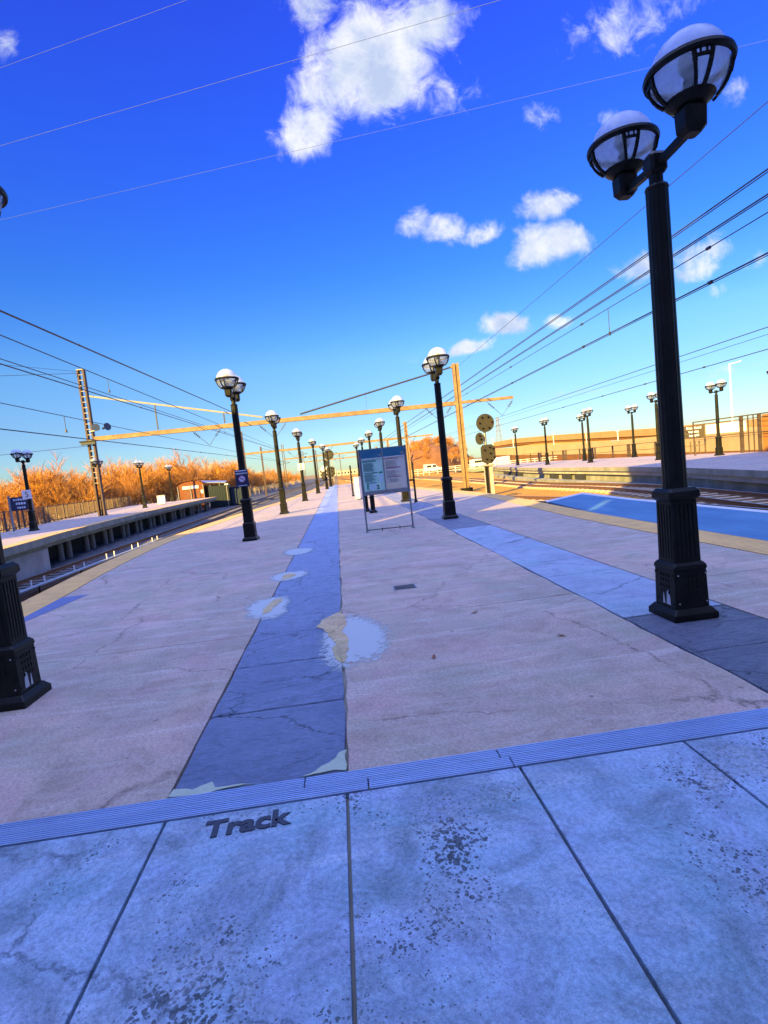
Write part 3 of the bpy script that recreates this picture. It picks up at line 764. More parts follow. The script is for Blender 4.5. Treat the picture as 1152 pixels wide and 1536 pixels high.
# small litter on the paving
for x,y,rz,lab in ((1.25,5.35,.4,'dark dry leaf lying right of the drain on the concrete paving'),(.62,4.25,1.3,'small dark leaf on the paving right of the pale mortar patch'),(1.75,4.35,2.2,'small dry leaf on the right concrete slab, nearest the slate paving')):
    o=empty('dry_leaf',(x,y,.006),rz,lab,'leaf')
    q=MB(); q.add([(-.035,0,0),(-.01,-.016,.006),(.025,-.012,.004),(.045,0,.010),(.022,.014,.008),(-.012,.015,.003)],[(0,1,5),(1,2,4,5),(2,3,4)]); q.build('leaf_blade',M['hutdoor'],o)
    q=MB(); q.bar((-.055,0,.002),(-.03,0,.002),.003); q.build('leaf_stalk',M['hutdoor'],o)

# ------------------------------------------------------------------ left platform
LP=smooth_tab([(-11.2,8),(-12.1,20.3),(-13.25,27),(-14.7,42),(-15.3,55),(-15.3,69)])
LB=smooth_tab([(-16.5,8),(-19.0,24),(-20.4,34),(-22.8,46.6),(-25.6,62),(-26.6,71)])
def offp(line,d): return offset_line(line,d)
q=MB(); q.prism([p for p in LP]+[p for p in reversed(LB)],-.15,.145); lp=struct(q.build('side_platform',M['side']))
q=MB(); q.prism([p for p in offp(LP,-.05)]+[p for p in reversed(offp(LB,.05))],.145,.150); struct(q.build('side_paving',M['concrete']))
q=MB(); q.prism([p for p in LP]+[p for p in reversed(offp(LP,-.62))],.149,.157); struct(q.build('tactile_strip',M['tactile']))
q=MB(); ip=offp(LP,-.25)
q.prism([p for p in ip]+[p for p in reversed(offp(LP,-.8))],-.36,-.15); q.build('edge_beam',M['side'],lp)
y=25.5; k=0; proto=None
while y<69:
    x=interp(LP,y)-.75
    q=MB(); q.lathe([(.16,-1.32),(.16,-.361)],10)
    if proto is None: proto=q.build('pier',M['side'],lp); t=proto
    else: t=proto.copy(); COL.objects.link(t); t.parent=lp
    t.location=(x,y,0); k+=1; y+=[1.0,2.2,1.1,2.6][k%4]
q=MB(); q.prism([(-11.6,10),(-12.35,20.3),(-13.0,24.6),(-13.5,24.6),(-12.9,20.3),(-12.1,10)],-1.32,-.361); q.build('end_wall',M['sidelight'],lp)
q=MB(); q.prism([(-12.6,8),(-15,26),(-17,45),(-18.5,70),(-19,70),(-17.5,45),(-15.5,26),(-13,8)],-1.32,-.3); q.build('back_wall',M['bed'],lp)

def fence(name,line,z,h,label,spacing,mesh_m=M['fencemesh'],post_m=M['fence'],pick=.14,mid=True,cat='fence'):
    root=empty(name,(0,0,0),0,label,cat)
    for hh,nm in ((h,'top_rail'),(.12,'bottom_rail')):
        q=MB(); 
        for a,c in zip(line,line[1:]): q.bar((a[0],a[1],z+hh),(c[0],c[1],z+hh),.05,.05)
        q.build(nm,post_m,root)
    L=[0]
    for a,c in zip(line,line[1:]): L.append(L[-1]+math.dist(a,c))
    def at(t):
        for i in range(len(line)-1):
            if t<=L[i+1]+1e-6:
                u=(t-L[i])/(L[i+1]-L[i]); return tuple(line[i][j]+(line[i+1][j]-line[i][j])*u for j in (0,1))
        return line[-1]
    t=0; n=0; proto=None
    while t<=L[-1] and n<100:
        p=at(t)
        if proto is None:
            q=MB(); q.box(-.045,.045,-.045,.045,0,h+.06); proto=q.build('fence_post',post_m,root); o=proto
        else: o=proto.copy(); COL.objects.link(o); o.parent=root
        o.location=(p[0],p[1],z); n+=1; t+=spacing if n%3 else spacing*.45
    q=MB(); t=0
    while t<L[-1]:
        p=at(t); q.bar((p[0],p[1],z+.1),(p[0],p[1],z+h),.014); t+=pick
    k=.25
    while k<h:
        for a,c in zip(line,line[1:]): q.bar((a[0],a[1],z+k),(c[0],c[1],z+k),.012)
        k+=.16
    q.build('fence_mesh',mesh_m,root)
    return root
LF=offp(LB,.12)
fence('platform_fence',[p for p in LF if p[1]>31.5],.15,1.2,'long low brown mesh fence along the back of the left platform',2.0)
fence('platform_fence',[p for p in LF if 22<p[1]<32],.15,2.0,'taller mesh fence panel at the far left edge of the photo',1.6)
# station sign left
def glyph_lines(q,x0,x1,zs,h,y0,y1,rnd):
    for z,w in zs:
        c=(x0+x1)/2; x=c-w/2
        while x<c+w/2-.02:
            ww=rnd.uniform(.05,.11); q.box(x,min(x+ww,c+w/2),y0,y1,z,z+h*rnd.choice((.75,.75,1)))
            q.box(x,x+.02,y0,y1,z,z+h); x+=ww+.03
rnd=random.Random(2)
s=empty('station_sign',(-18.75,33.4,.15),R(18),'navy station name sign with pale lettering on two posts, left platform','sign')
q=MB(); q.box(-.5,.5,-.03,.03,1.2,2.0); pn=q.build('sign_panel',M['signblue'],s)
q=MB(); glyph_lines(q,-.45,.45,[(1.78,.72),(1.54,.5),(1.31,.42)],.13,-.036,-.031,rnd); q.build('sign_lettering',M['letter'],pn)
for x in (-.56,.56):
    q=MB(); q.box(x-.05,x+.05,-.05,.05,0,2.1); q.build('sign_post',M['steelgrey'],s)
# white bin
o=empty('litter_bin',(-19.0,59.3,.15),R(10),'white box-shaped litter bin on the left platform near the hut','litter bin')
q=MB(); q.box(-.38,.38,-.35,.35,.05,.92); q.build('bin_body',M['white'],o,bevel=.02)
q=MB(); q.box(-.41,.41,-.38,.38,.92,1.0); q.build('bin_lid',M['sidelight'],o,bevel=.01)
q=MB(); q.box(-.33,.33,-.3,.3,0,.05); q.build('bin_foot',M['black'],o)

# hut, shelter, containers at the end of the left platform
h=empty('platform_hut',(-19.0,71.2,0),R(12),'orange-brown hut with a curved roof at the end of the left platform','hut')
arc=[(1.6*math.cos(PI*k/12)*1.0,.55*math.sin(PI*k/12)) for k in range(13)]
q=MB(); pts=[(-1.6,-1.3)]+[(1.6,-1.3)]+[(x,1.95+z) for x,z in arc]
n=len(pts); q.add([(x,0,z) for x,z in pts]+[(x,3.2,z) for x,z in pts],[tuple(range(n)),tuple(range(2*n-1,n-1,-1))]+[(i,(i+1)%n,(i+1)%n+n,i+n) for i in range(n)])
q.build('hut_wall',M['hut'],h)
q=MB(); 
for (x0,z0),(x1,z1) in zip(arc,arc[1:]):
    q.add([(x0*1.06,-.18,1.99+z0),(x1*1.06,-.18,1.99+z1),(x1*1.06,3.3,1.99+z1),(x0*1.06,3.3,1.99+z0),(x0*1.06,-.18,2.05+z0),(x1*1.06,-.18,2.05+z1),(x1*1.06,3.3,2.05+z1),(x0*1.06,3.3,2.05+z0)],[(0,1,2,3),(7,6,5,4),(0,4,5,1),(2,6,7,3)])
q.build('hut_roof',M['hut'],h)
q=MB(); q.box(-1.0,1.0,-.06,-.003,1.45,1.85); q.build('name_board',M['white'],h)
for x in (-.8,.35):
    q=MB(); q.box(x,x+.75,-.05,-.003,.15,1.3); dd=q.build('hut_door',M['hutdoor'],h); q=MB(); q.box(x+.62,x+.68,-.09,-.051,.7,.85); q.build('handle',M['steelgrey'],dd)
q=MB(); q.box(1.2,1.5,-.05,-.003,.75,1.2); q.build('window',M['white'],h)
for x in (-1.55,0,1.55):
    q=MB(); q.box(x-.05,x+.05,-.1,-.003,-.2,1.9); q.build('wall_post',M['palestrut'],h)
h=empty('platform_shelter',(-16.9,73.2,0),R(8),'open shelter with a blue-grey roof on pale posts beside the hut','shelter')
q=MB(); q.add([(-1.7,-1,2.15),(2.0,-1,1.75),(2.0,2.5,1.95),(-1.7,2.5,2.35),(-1.7,-1,2.27),(2.0,-1,1.87),(2.0,2.5,2.07),(-1.7,2.5,2.47)],[(0,3,2,1),(4,5,6,7),(0,1,5,4),(1,2,6,5),(2,3,7,6),(3,0,4,7)]); q.build('shelter_roof',M['roof'],h)
for x in (-1.2,0,1.2):
    for y in (-.8,2.2):
        q=MB(); q.box(x-.06,x+.06,y-.06,y+.06,-1.3,1.85); q.build('shelter_post',M['palestrut'],h)
q=MB(); q.box(-1.6,1.6,2.3,2.35,-.2,1.6); q.build('back_panel',M['fencemesh'],h)
def container(x,y,rz,w,d,z1,m,label):
    h=empty('equipment_container',(x,y,-1.3),rz,label,'container','dark containers beyond the left platform')
    q=MB(); q.box(-w/2,w/2,0,d,0.1,z1); q.build('container_body',m,h)
    q=MB()
    for k in range(int(w/.3)): q.box(-w/2+.08+k*.3,-w/2+.2+k*.3,-.03,-.002,.2,z1-.15)
    q.build('corrugation',m,h)
    q=MB(); q.box(-w/2-.04,w/2+.04,-.05,d+.04,z1,z1+.09); q.build('container_roof',m,h)
    for s_ in (-1,1):
        q=MB(); q.box(s_*w*.42-.1,s_*w*.42+.1,.1,d-.1,0,.1); q.build('skid',M['black'],h)
container(-15.3,70.3,R(6),2.5,3.0,2.75,M['green'],'taller dark green container beside the shelter roof')
container(-13.35,71.2,R(4),1.4,3,2.35,M['bluebox'],'lower dark blue container right of the green one')
o=empty('lamp_standard',(-14.2,70.0,-1.3),0,'pale thin bracket post in front of the dark containers','post')
q=MB(); q.tube([(0,0,0),(0,0,2.5),(.15,-.05,2.85)],.05,8); q.build('post_shaft',M['palestrut'],o)
q=MB(); q.box(-.2,.25,-.15,.1,2.8,2.95); q.build('bracket_head',M['white'],o)

# ------------------------------------------------------------------ gantries
def ladder_mast(root,x,h,z0,w=.42,d=.36,m=M['lattice'],step=.42,split=2.6):
    q=MB()
    for sx in (-1,1): q.box(x+sx*w/2-.06,x+sx*w/2+.06,-d/2,d/2,z0,h)
    mm=q.build('mast',m,root)
    q=MB(); z=z0+split
    while z<h-.1:
        q.box(x-w/2+.061,x+w/2-.061,-d/2+.01,-d/2+.06,z-.03,z+.03); z+=step
    q.box(x-w/2-.04,x+w/2+.04,-d/2-.03,d/2+.03,h,h+.08)
    q.build('mast_lacing',M['palestrut'],mm)
    return mm
def insulator_string(root,a,b):
    a=Vector(a);b=Vector(b); q=MB(); q.tube([a,b],.018,6)
    for k in range(4):
        c=a+(b-a)*(.12+.09*k); e=c+(b-a).normalized()*.04
        q.tube([c,e],.09,8)
    q.build('insulator',M['wire'],root)
def gantry(loc,xl,xr,xe,zb,hl,hr,label,zl=0,zr=-1.2,full=True):
    root=empty('catenary_gantry',loc,0,label,'gantry','catenary gantries spanning the tracks')
    ladder_mast(root,xl,hl,zl)
    q=MB(); q.box(xr-.26,xr-.06,-.17,.17,zr,hr); q.box(xr+.10,xr+.26,-.17,.17,zr,hr); q.box(xr-.06,xr+.10,-.03,.03,zr,hr); ml=q.build('mast',M['beam'],root)
    q=MB(); q.box(xr-.45,xr+.45,-.35,.35,zr-.1,zr+.35); q.build('mast_foot',M['black'],ml)
    q=MB(); q.box(xr-.4,xr-.262,-.08,.08,hr-.35,hr-.15); q.build('mast_bracket',M['beam'],ml)
    q=MB()
    # two-chord beam
    q.box(xl+.28,xr-.27,-.16,.16,zb-.03,zb+.03); q.box(xl+.28,xr-.27,-.16,-.12,zb+.031,zb+.25); q.box(xl+.28,xr-.27,-.17,.16,zb+.251,zb+.30)
    q.box(xr+.27,xe,-.14,.14,zb+.05,zb+.28); q.build('beam',M['beam'],root)
    if full:
        q=MB(); q.bar((xl+.3,0,hl-2.0),(-5.4,0,zb+.55),.12,.13); q.build('strut',M['palestrut'],root)
        q=MB(); q.tube([(xr-.3,0,hr-.25),(-2.4,0,zb+.5)],.07,8); q.build('stay_rod',M['wire'],root)
        for x in (-13.6,-8.4):
            zt=hl-2.0+(zb+.55-hl+2.0)*(x-xl-.3)/(-5.4-xl-.3)
            q=MB(); q.bar((x,0,zb+.37),(x,0,zt),.09); q.build('hanger',M['wire'],root)
        for x in (3.0,):
            zt=hr-.25+(zb+.5-hr+.25)*(x-xr+.3)/(-2.4-xr+.3)
            q=MB(); q.bar((x,0,zb+.37),(x,0,zt),.03); q.build('hanger',M['wire_pale'],root)
    for x in (-9.8,-4.6,9.0,14.2):
        if x<xe:
            insulator_string(root,(x-1.2,0,zb-.03),(x,0,zb-1.25)); insulator_string(root,(x+1.0,0,zb-.03),(x,0,zb-1.25))
    return root
gantry((0,44,0),-18.75,10.6,15.2,6.05,11.5,9.4,'nearest catenary gantry, latticed mast at left and orange mast at right',.15)
for k,(y,dx,lab) in enumerate(((88,3.4,'second catenary gantry, beam crossing behind the lamp tops'),(132,4.6,'third catenary gantry, thin beam low above the far tracks'),(180,5.4,'farthest catenary gantry, faint beam near the vanishing point'))):
    gantry((dx,y,0),-18.0+k*1.0,8.6,13,5.9,9.6,8.6,lab,-1.2,-1.2,False)
# single masts standing along the far tracks
def mast(x,y,h,label,m='palestrut'):
    o=empty('line_mast',(x,y,-1.3),0,label,'mast','thin line masts along the far tracks')
    q=MB(); q.box(-.13,.13,-.13,.13,0,h); q.build('mast_shaft',M[m],o)
    q=MB(); q.bar((0,0,h-1.2),(2.2,0,h-.9),.08); q.bar((0,0,h-.3),(2.0,0,h-.9),.05); q.build('mast_arm',M['wire'],o)
for i,(x,y,h) in enumerate([(-13.3,100,9),(-8.6,130,9),(-5.2,150,9.5),(-1.2,175,10),(1.8,215,10),(7.5,165,9),(12,150,8.5),(-12,118,7),(-3.2,240,10)]):
    mast(x,y,h,['thin pale mast beside the far left tracks','far thin mast close to the vanishing point of the tracks','thin mast right of the far tracks before the hill'][0 if x<-6 else (1 if x<4 else 2)],'palestrut' if i%2 else 'lattice')
# loudspeakers on the mast
o=empty('horn_loudspeaker',(-18.4,43.75,6.75),0,'grey-blue pair of horn loudspeakers on the latticed mast','loudspeaker')
q=MB(); q.bar((-.3,0,0),(.5,0,.1),.06); q.build('speaker_bracket',M['steelgrey'],o)
for px,dr in ((.25,-1),(.95,1)):
    q=MB(); d=Vector((dr*.8 if dr>0 else .25,-.6,.12)).normalized(); c=Vector((px,-.05,.2))
    q.tube([c-d*.3,c-d*.05,c+d*.12,c+d*.32],[.09,.09,.14,.30],14); q.build('horn',M['horn'],o,smooth=True)
o=empty('junction_box',(-18.85,43.7,5.9),0,'dark box mounted across the latticed mast below the loudspeakers','box')
q=MB(); q.box(-.55,.55,-.14,.10,-.15,.15); q.build('box_body',M['bluebox'],o,bevel=.02); q=MB(); q.box(-.62,.62,-.16,-.141,.05,.17); q.build('box_lid',M['black'],o)

# ------------------------------------------------------------------ wires
def wire(a,b,r,m,label,sag=0,clips=()):
    o=MB(); a=Vector(a);b=Vector(b); pts=[]
    for k in range(13):
        t=k/12; p=a.lerp(b,t); p.z-=sag*4*t*(1-t); pts.append(p)
    o.tube(pts,r,6)
    for t in clips:
        p=a.lerp(b,t); d=(b-a).normalized(); o.tube([p-d*.07,p+d*.07],.045,6)
    w=o.build('overhead_wire',M[m],None); return tag(w,label,'wire','overhead wires')
X=10.9; f=X/10.2
def zz(z): return 1.6+(z-1.6)*f
for z,r,lab in ((7.22,.02,'upper messenger wire of the pair sweeping up to the right'),(7.16,.014,'thin wire doubled just under the upper messenger wire'),
   (6.70,.02,'middle feeder wire of the right bundle'),(6.65,.014,'thin wire doubled under the middle feeder wire'),(6.32,.014,'thin lower auxiliary wire of the right bundle'),
   (5.46,.022,'lowest thick contact wire with clips at the right'),(5.41,.012,'thin contact wire just under the clipped one')):
    wire((X,-4,zz(z)),(X-.0,150,zz(z)+.1),r,'wire',lab,0,(.07,.12,.17,.23,.3) if z in (5.46,6.32) else ())
wire((10.75,-4,8.9),(10.6,44,9.0),.011,'wire','thinnest single wire rising to the right edge above the bundle')
for z,r,lab in ((5.78,.02,'upper wire over the right platform edge, running off right'),(5.48,.012,'faint middle wire over the right platform edge'),(4.86,.02,'lower clipped wire over the right platform edge')):
    wire((19,0,z),(19,130,z+.1),r,'wire',lab,0,(.2,.24,.28,.33) if z<5 else ())
for z0,z1,r,lab,cl in ((8.35,9.6,.035,'thick dark wire falling from the left edge to the gantry',(.38,)),(7.53,7.45,.02,'messenger wire meeting the top of the left mast',()),
   (6.75,7.3,.016,'upper of the two parallel wires at the left',()),(6.58,7.2,.022,'lower clipped wire of the parallel pair at the left',(.25,.35,.42)),(5.12,5.05,.014,'thin wire at the height of the loudspeakers, left',()),
   (4.32,5.0,.02,'lowest clipped contact wire at the left edge',(.3,.36,.45))):
    wire((-11,4,z0-(z1-z0)*.3),(-11,62 if z0>8 else 120,z1 if z0>8 else z1),r,'wire',lab,0,cl)
wire((-18.75,44,11.3),(-40,22,8.2),.016,'wire','thin stay wire running left from the top of the latticed mast')
wire((-18.75,44,5.7),(-38,26,3.9),.016,'wire','thin stay wire running down left from the middle of the mast')
wire((-18.75,44,11.4),(-33,20,10.6),.012,'wire','faint guy wire near level with the mast top at left')
for a,b,lab in (((-12.49,26.71),(7.83,20.36),'high pale line crossing the large cloud'),((-16.21,33.31),(20.41,22.85),'high pale line passing behind the big lamp globe'),((-9.06,21.87),(-3.23,19.88),'highest faint pale line at the top left of the sky')):
    dx,dy=b[0]-a[0],b[1]-a[1]; k=.9 if 'faint' not in lab else 2.
    if 'highest' in lab: wire((a[0]-dx*.6,a[1]-dy*.6,18),(b[0]+dx*6,b[1]+dy*6,18),.006,'wire_pale',lab)
    else: wire((a[0]-dx*.3,a[1]-dy*.3,18),(b[0]+dx*k,b[1]+dy*k,18),.008,'wire_pale',lab)
# droppers between messenger and contact wires
def dropper(x,y,z0,z1,lab):
    q=MB(); q.tube([(x,y,z0),(x,y,z1)],.014,5); q.tube([(x,y,z1-.06),(x,y,z1+.06)],.05,6); o=q.build('wire_dropper',M['wire'],None); tag(o,lab,'wire dropper','droppers between overhead wires')
dropper(-11,28.7,7.5,6.9,'short dropper just right of the mast top')
dropper(-11,23.6,5.12,4.5,'short dropper left of the loudspeakers')
dropper(-11,57,7.4,6.9,'short dropper over the left end of the gantry beam')
dropper(X,20,zz(6.32),zz(5.46),'dropper hanging above the white clouds, right bundle')

# ------------------------------------------------------------------ signals
def hooded(root,q,x,z,y,m):
    l=MB(); l.tube([(x,y,z),(x,y-.04,z)],.06,12); p=l.build('signal_lamp',M['lens_pale'],root)
    l=MB(); l.tube([(x,y-.041,z),(x,y-.05,z)],.05,12); l.build('lens',m,p)
    l=MB(); n=9
    for k in range(n):
        a0=R(10+160*k/n);a1=R(10+160*(k+1)/n)
        l.add([(x+.07*math.cos(a0),y-.01,z+.07*math.sin(a0)),(x+.07*math.cos(a1),y-.01,z+.07*math.sin(a1)),(x+.07*math.cos(a1),y-.20,z+.07*math.sin(a1)-.02),(x+.07*math.cos(a0),y-.20,z+.07*math.sin(a0)-.02)],[(0,1,2,3)])
    l.build('hood',M['black'],p)
def signal(loc,label,sc=1.,double=False):
    root=empty('position_light_signal',loc,0,label,'railway signal','position light signals beside the tracks')
    q=MB(); q.box(-.27,-.05,-.15,.15,0,2.05); q.box(.05,.27,-.15,.15,0,2.05); q.box(-.05,.05,-.02,.02,.2,2.0); q.build('signal_base',M['sidelight'] if not double else M['lattice'],root)
    q=MB(); q.box(-.275,-.06,-.165,-.151,0,2.05); q.build('channel_face',M['black'],root)
    q=MB(); q.tube([(0,.1,1.9),(0,.1,5.2)],.09,10); q.build('mast_tube',M['steelgrey'],root)
    q=MB(); q.box(-.4,.4,-.25,.25,2.0,2.1); q.build('mast_cap',M['palestrut'],root)
    q=MB(); q.tube([(.05,-.05,4.92),(.05,-.10,4.92)],.62,28); d=q.build('round_target',M['signalback'],root)
    for a in (0,60,120,180,240,300):
        hooded(d,None,.05+.42*math.cos(R(a)),4.92+.42*math.sin(R(a)),-.10,M['lens_red'] if a in (0,180) else M['lens_dark'])
    q=MB(); c=(-.42,3.9)
    q.add([(c[0]+.30*math.cos(2*PI*k/20),-.05,c[1]+.42*math.sin(2*PI*k/20)) for k in range(20)]+[(c[0]+.30*math.cos(2*PI*k/20),-.10,c[1]+.42*math.sin(2*PI*k/20)) for k in range(20)],
          [tuple(range(20)),tuple(range(39,19,-1))]+[(k,(k+1)%20,(k+1)%20+20,k+20) for k in range(20)])
    d=q.build('oval_target',M['signalback'],root); hooded(d,None,c[0]+.05,c[1]-.05,-.10,M['lens_dark']); hooded(d,None,c[0]-.02,c[1]+.18,-.10,M['lens_dark'])
    q=MB(); q.bar((-.4,0,3.6),(0,.05,3.5),.05); q.build('target_bracket',M['steelgrey'],root)
    q=MB(); q.add([(x+.03,yy,2.83+z) for yy in (-.05,-.10) for x,z in ((-.45,-.5),(-.15,-.68),(.25,-.68),(.55,-.35),(.55,.45),(.3,.62),(-.3,.62),(-.45,.45))],
        [tuple(range(8)),tuple(range(15,7,-1))]+[(k,(k+1)%8,(k+1)%8+8,k+8) for k in range(8)])
    d=q.build('angular_target',M['signalback2'],root)
    for x,z in ((.18,.40),(.42,.30),(-.2,.25),(.2,.0),(-.1,-.38),(.22,-.48),(.45,-.28)): hooded(d,None,x,2.83+z,-.10,M['lens_dark'])
    if double:
        q=MB(); q.box(-1.1,-.5,-.1,-.05,1.8,2.9); q.build('side_target',M['signalback2'],root)
        q=MB(); q.tube([(-.75,-.1,3.3),(-.75,-.14,3.3)],.33,20); q.build('white_disc',M['white'],root)
    return root
signal((10.3,36,-1.08),'position light signal right of the orange mast, red lenses in its round disc')
sg=signal((-.8,66.3,-1.1),'position light signal with dark round disc at the far end of the platform',1,True)

# ------------------------------------------------------------------ right platform
RB=[(22.5,8),(24.6,24),(25.6,33),(26.6,46),(26.6,60),(26.9,76)]
q=MB(); q.prism([p for p in reversed(SE)]+RB,-.13,.115); rp=struct(q.build('side_platform',M['side']))
q=MB(); q.prism([p for p in reversed(offp(SE,.04))]+[(x-.05,y) for x,y in RB],.115,.12); struct(q.build('side_paving',M['concrete']))
q=MB(); q.prism([p for p in reversed(offp(SE,.35))]+[(x-.3,y) for x,y in RB],-1.4,-.35); q.build('platform_wall',M['side'],rp)
q=MB(); q.prism([p for p in reversed(offp(SE,.14))]+[p for p in offp(SE,.6)],-.35,-.15); q.build('edge_beam',M['sidelight'],rp)
q=MB(); q.prism([p for p in reversed(offp(SE,-.45))]+[p for p in offp(SE,.34)],-1.3,-.78); q.build('footing_ledge',M['side'],rp)
q=MB()
for y in (36,38.4,41,52,54,57,60): 
    x=interp(SE,y)+.2; q.box(x,x+.16,y,y+1.5,-.75,-.37)
q.build('wall_opening',M['bed'],rp)
# railing at the back
RL=[(x-.12,y) for x,y in RB]
def railing(name,line,z,h,label,spacing):
    root=empty(name,(0,0,0),0,label,'railing')
    for hh,nm in ((h,'top_rail'),(h*.52,'mid_rail')):
        q=MB()
        for a,c in zip(line,line[1:]): q.bar((a[0],a[1],z+hh),(c[0],c[1],z+hh),.045)
        q.build(nm,M['fence'],root)
    proto=None
    for a,c in zip(line,line[1:]):
        n=max(1,int(math.dist(a,c)/spacing))
        for k in range(n):
            for dd in ((0,) if k%2 else (0,.5,.8)):
                t=min(1,(k+dd/spacing)/n); x=a[0]+(c[0]-a[0])*t;y=a[1]+(c[1]-a[1])*t
                if proto is None:
                    q=MB(); q.box(-.06,.06,-.06,.06,0,h+.04); proto=q.build('railing_post',M['fence'],root); o=proto
                else: o=proto.copy(); COL.objects.link(o); o.parent=root
                o.location=(x,y,z)
    return root
railing('platform_railing',[(26.05,38.5),(26.45,46),(26.45,60),(26.75,76)],.12,1.15,'dark post railing along the back of the right platform',3.4)
# tall framed fence at the right edge of photo
tf=empty('windbreak_fence',(0,0,0),0,'tall framed fence with dark posts and orange boards at the right edge','fence')
FL=[(24.3,34.6),(24.35,33.6),(26.0,31.0),(26.9,24)]
FL=[(24.2,34.5),(24.9,32.0),(25.2,30.0),(25.4,24.0)]
for zt,w,nm in ((2.25,.07,'top_rail'),(2.05,.04,'upper_rail'),(1.18,.05,'mid_rail'),(1.05,.03,'mid_rail')):
    q=MB()
    for a,c in zip(FL,FL[1:]): q.bar((a[0],a[1],.12+zt),(c[0],c[1],.12+zt),w)
    q.build(nm,M['fence'],tf)
for x,y,w in ((24.2,34.5,.06),(24.68,32.8,.07),(25.0,31.2,.16),(25.08,30.75,.05),(25.14,30.4,.05),(25.18,30.0,.15),(25.3,26.5,.12)):
    q=MB(); q.box(x-w/2,x+w/2,y-w/2,y+w/2,.12,2.4); q.build('fence_post',M['fence'],tf)
q=MB(); q.add([(25.23,29.85,.13),(25.45,24.0,.13),(25.45,24.0,2.3),(25.23,29.85,2.3),(25.28,29.85,.13),(25.5,24.0,.13),(25.5,24.0,2.3),(25.28,29.85,2.3)],[(0,1,2,3),(7,6,5,4),(0,3,7,4),(1,5,6,2),(3,2,6,7),(0,4,5,1)]); q.build('board_panel',M['brick'],tf)
# station sign right
s=empty('station_sign',(25.9,36.9,.12),R(-25),'dark brown station sign with three pale text lines on a two-post frame, right platform','sign')
q=MB(); q.box(-.62,.62,-.03,.03,1.15,2.05); pn=q.build('sign_panel',M['signbrown'],s)
q=MB(); glyph_lines(q,-.5,.5,[(1.82,.95),(1.55,.68),(1.28,.62)],.16,-.036,-.031,rnd); q.build('sign_lettering',M['letter'],pn)
for x in (-.68,.68):
    q=MB(); q.box(x-.05,x+.05,-.05,.05,0,2.15); q.build('sign_post',M['fence'],s)
q=MB(); q.bar((-.62,0,.62),(.62,0,.62),.04); q.build('cross_bar',M['fence'],s)
for x in (-.25,.05,.3):
    q=MB(); q.box(x-.04,x+.04,-.03,.03,0,.95); q.build('upright',M['fence'],s)

# retaining ramp wall behind the right platform
rw=empty('parapet_wall',(0,0,0),0,'long tan parapet wall behind the right platform','wall')
pw=[(38.9,130,3.2,1.6),(39.4,100,2.4,.7),(39.8,65,1.55,-.3),(39.2,50,1.35,-.5),(38,35,1.2,-.55),(36,12,1.1,-.6)]
def wallstrip(q,pts,th):
    vs=[];fs=[]
    for x,y,zt,zb in pts: vs+=[(x,y,zb),(x,y,zt),(x+th,y,zt),(x+th,y,zb)]
    for i in range(len(pts)-1):
        for k in range(4): fs.append((i*4+k,i*4+(k+1)%4,(i+1)*4+(k+1)%4,(i+1)*4+k))
    n=len(pts)-1; fs+=[(0,1,2,3),(n*4+3,n*4+2,n*4+1,n*4)]; q.add(vs,fs)
q=MB(); wallstrip(q,pw,.5); q.build('parapet',M['ramp'],rw)
q=MB(); wallstrip(q,[(x+.05,y,b_-.002,-1.35) for x,y,t_,b_ in pw],.5); q.build('wall_base',M['rampbase'],rw)
# viaduct: long deck with dark soffit
vd=empty('viaduct',(0,0,0),0,'curved tan highway viaduct crossing the background at the right','viaduct')
vp=[(57,190,6.2),(59.5,172,6.3),(63.2,150,5.5),(66,130,4.6),(68,110,3.7),(70,85,3.0),(72,55,2.5)]
def strip(pts,y0,y1,z0,z1):
    q=MB(); vs=[];fs=[]
    for x,y,z in pts: vs+=[(x+y0,y,z+z0),(x+y0,y,z+z1),(x+y1,y,z+z1),(x+y1,y,z+z0)]
    for i in range(len(pts)-1):
        for k in range(4): fs.append((i*4+k,i*4+(k+1)%4,(i+1)*4+(k+1)%4,(i+1)*4+k))
    n=len(pts)-1; fs+=[(0,1,2,3),(n*4+3,n*4+2,n*4+1,n*4)]; q.add(vs,fs); return q
strip(vp,-.3,0,-1.5,0.0).build('parapet',M['viaduct'],vd)
strip(vp,0.02,12,-2.2,-1.0).build('bridge_deck',M['rampbase'],vd)
for i,(x,y) in enumerate(((62,160),(66,135),(69,108),(72,85))):
    q=MB(); q.box(x+2,x+3.2,y,y+2.5,-1.3,1.3); q.build('viaduct_pier',M['viaduct'],vd)
o=empty('embankment_wall',(0,0,0),0,'low tan embankment wall under the viaduct, far right background','wall')
q=MB(); wallstrip(q,[(60,185,2.9,-1.3),(62,150,2.2,-1.3),(66,110,1.9,-1.3),(69,60,1.5,-1.3)],.8); q.build('wall_face',M['ramp'],o)
# white trailers behind the fence
def trailer(x,y,rz,w,label,mark):
    o=empty('box_trailer',(x,y,-1.3),rz,label,'trailer')
    q=MB(); q.box(-w/2,w/2,0,2.4,1.1,3.75); bd=q.build('trailer_body',M['truck'],o,bevel=.04)
    q=MB(); q.box(-w/2,w/2,-.02,-.002,1.1,1.25); q.build('trailer_skirt',M['steelgrey'],bd)
    for sx in (-.7,.7):
        q=MB(); q.tube([(sx*w/2*.8,.1,.5),(sx*w/2*.8,.4,.5)],.5,14); wl_=q.build('wheel',M['tyre'],o)
        q=MB(); q.tube([(sx*w/2*.8,.05,.5),(sx*w/2*.8,.099,.5)],.25,10); q.build('rim',M['steelgrey'],wl_)
    if mark:
        q=MB(); glyph_lines(q,-w/2+.2,w/2-.2,[(1.45,w*.7)],.45,-.012,-.003,rnd); q.build('trailer_marking',M['rampbase'],bd)
trailer(43.8,57.2,R(-36),3.6,'long white box trailer behind the right platform fence',False)
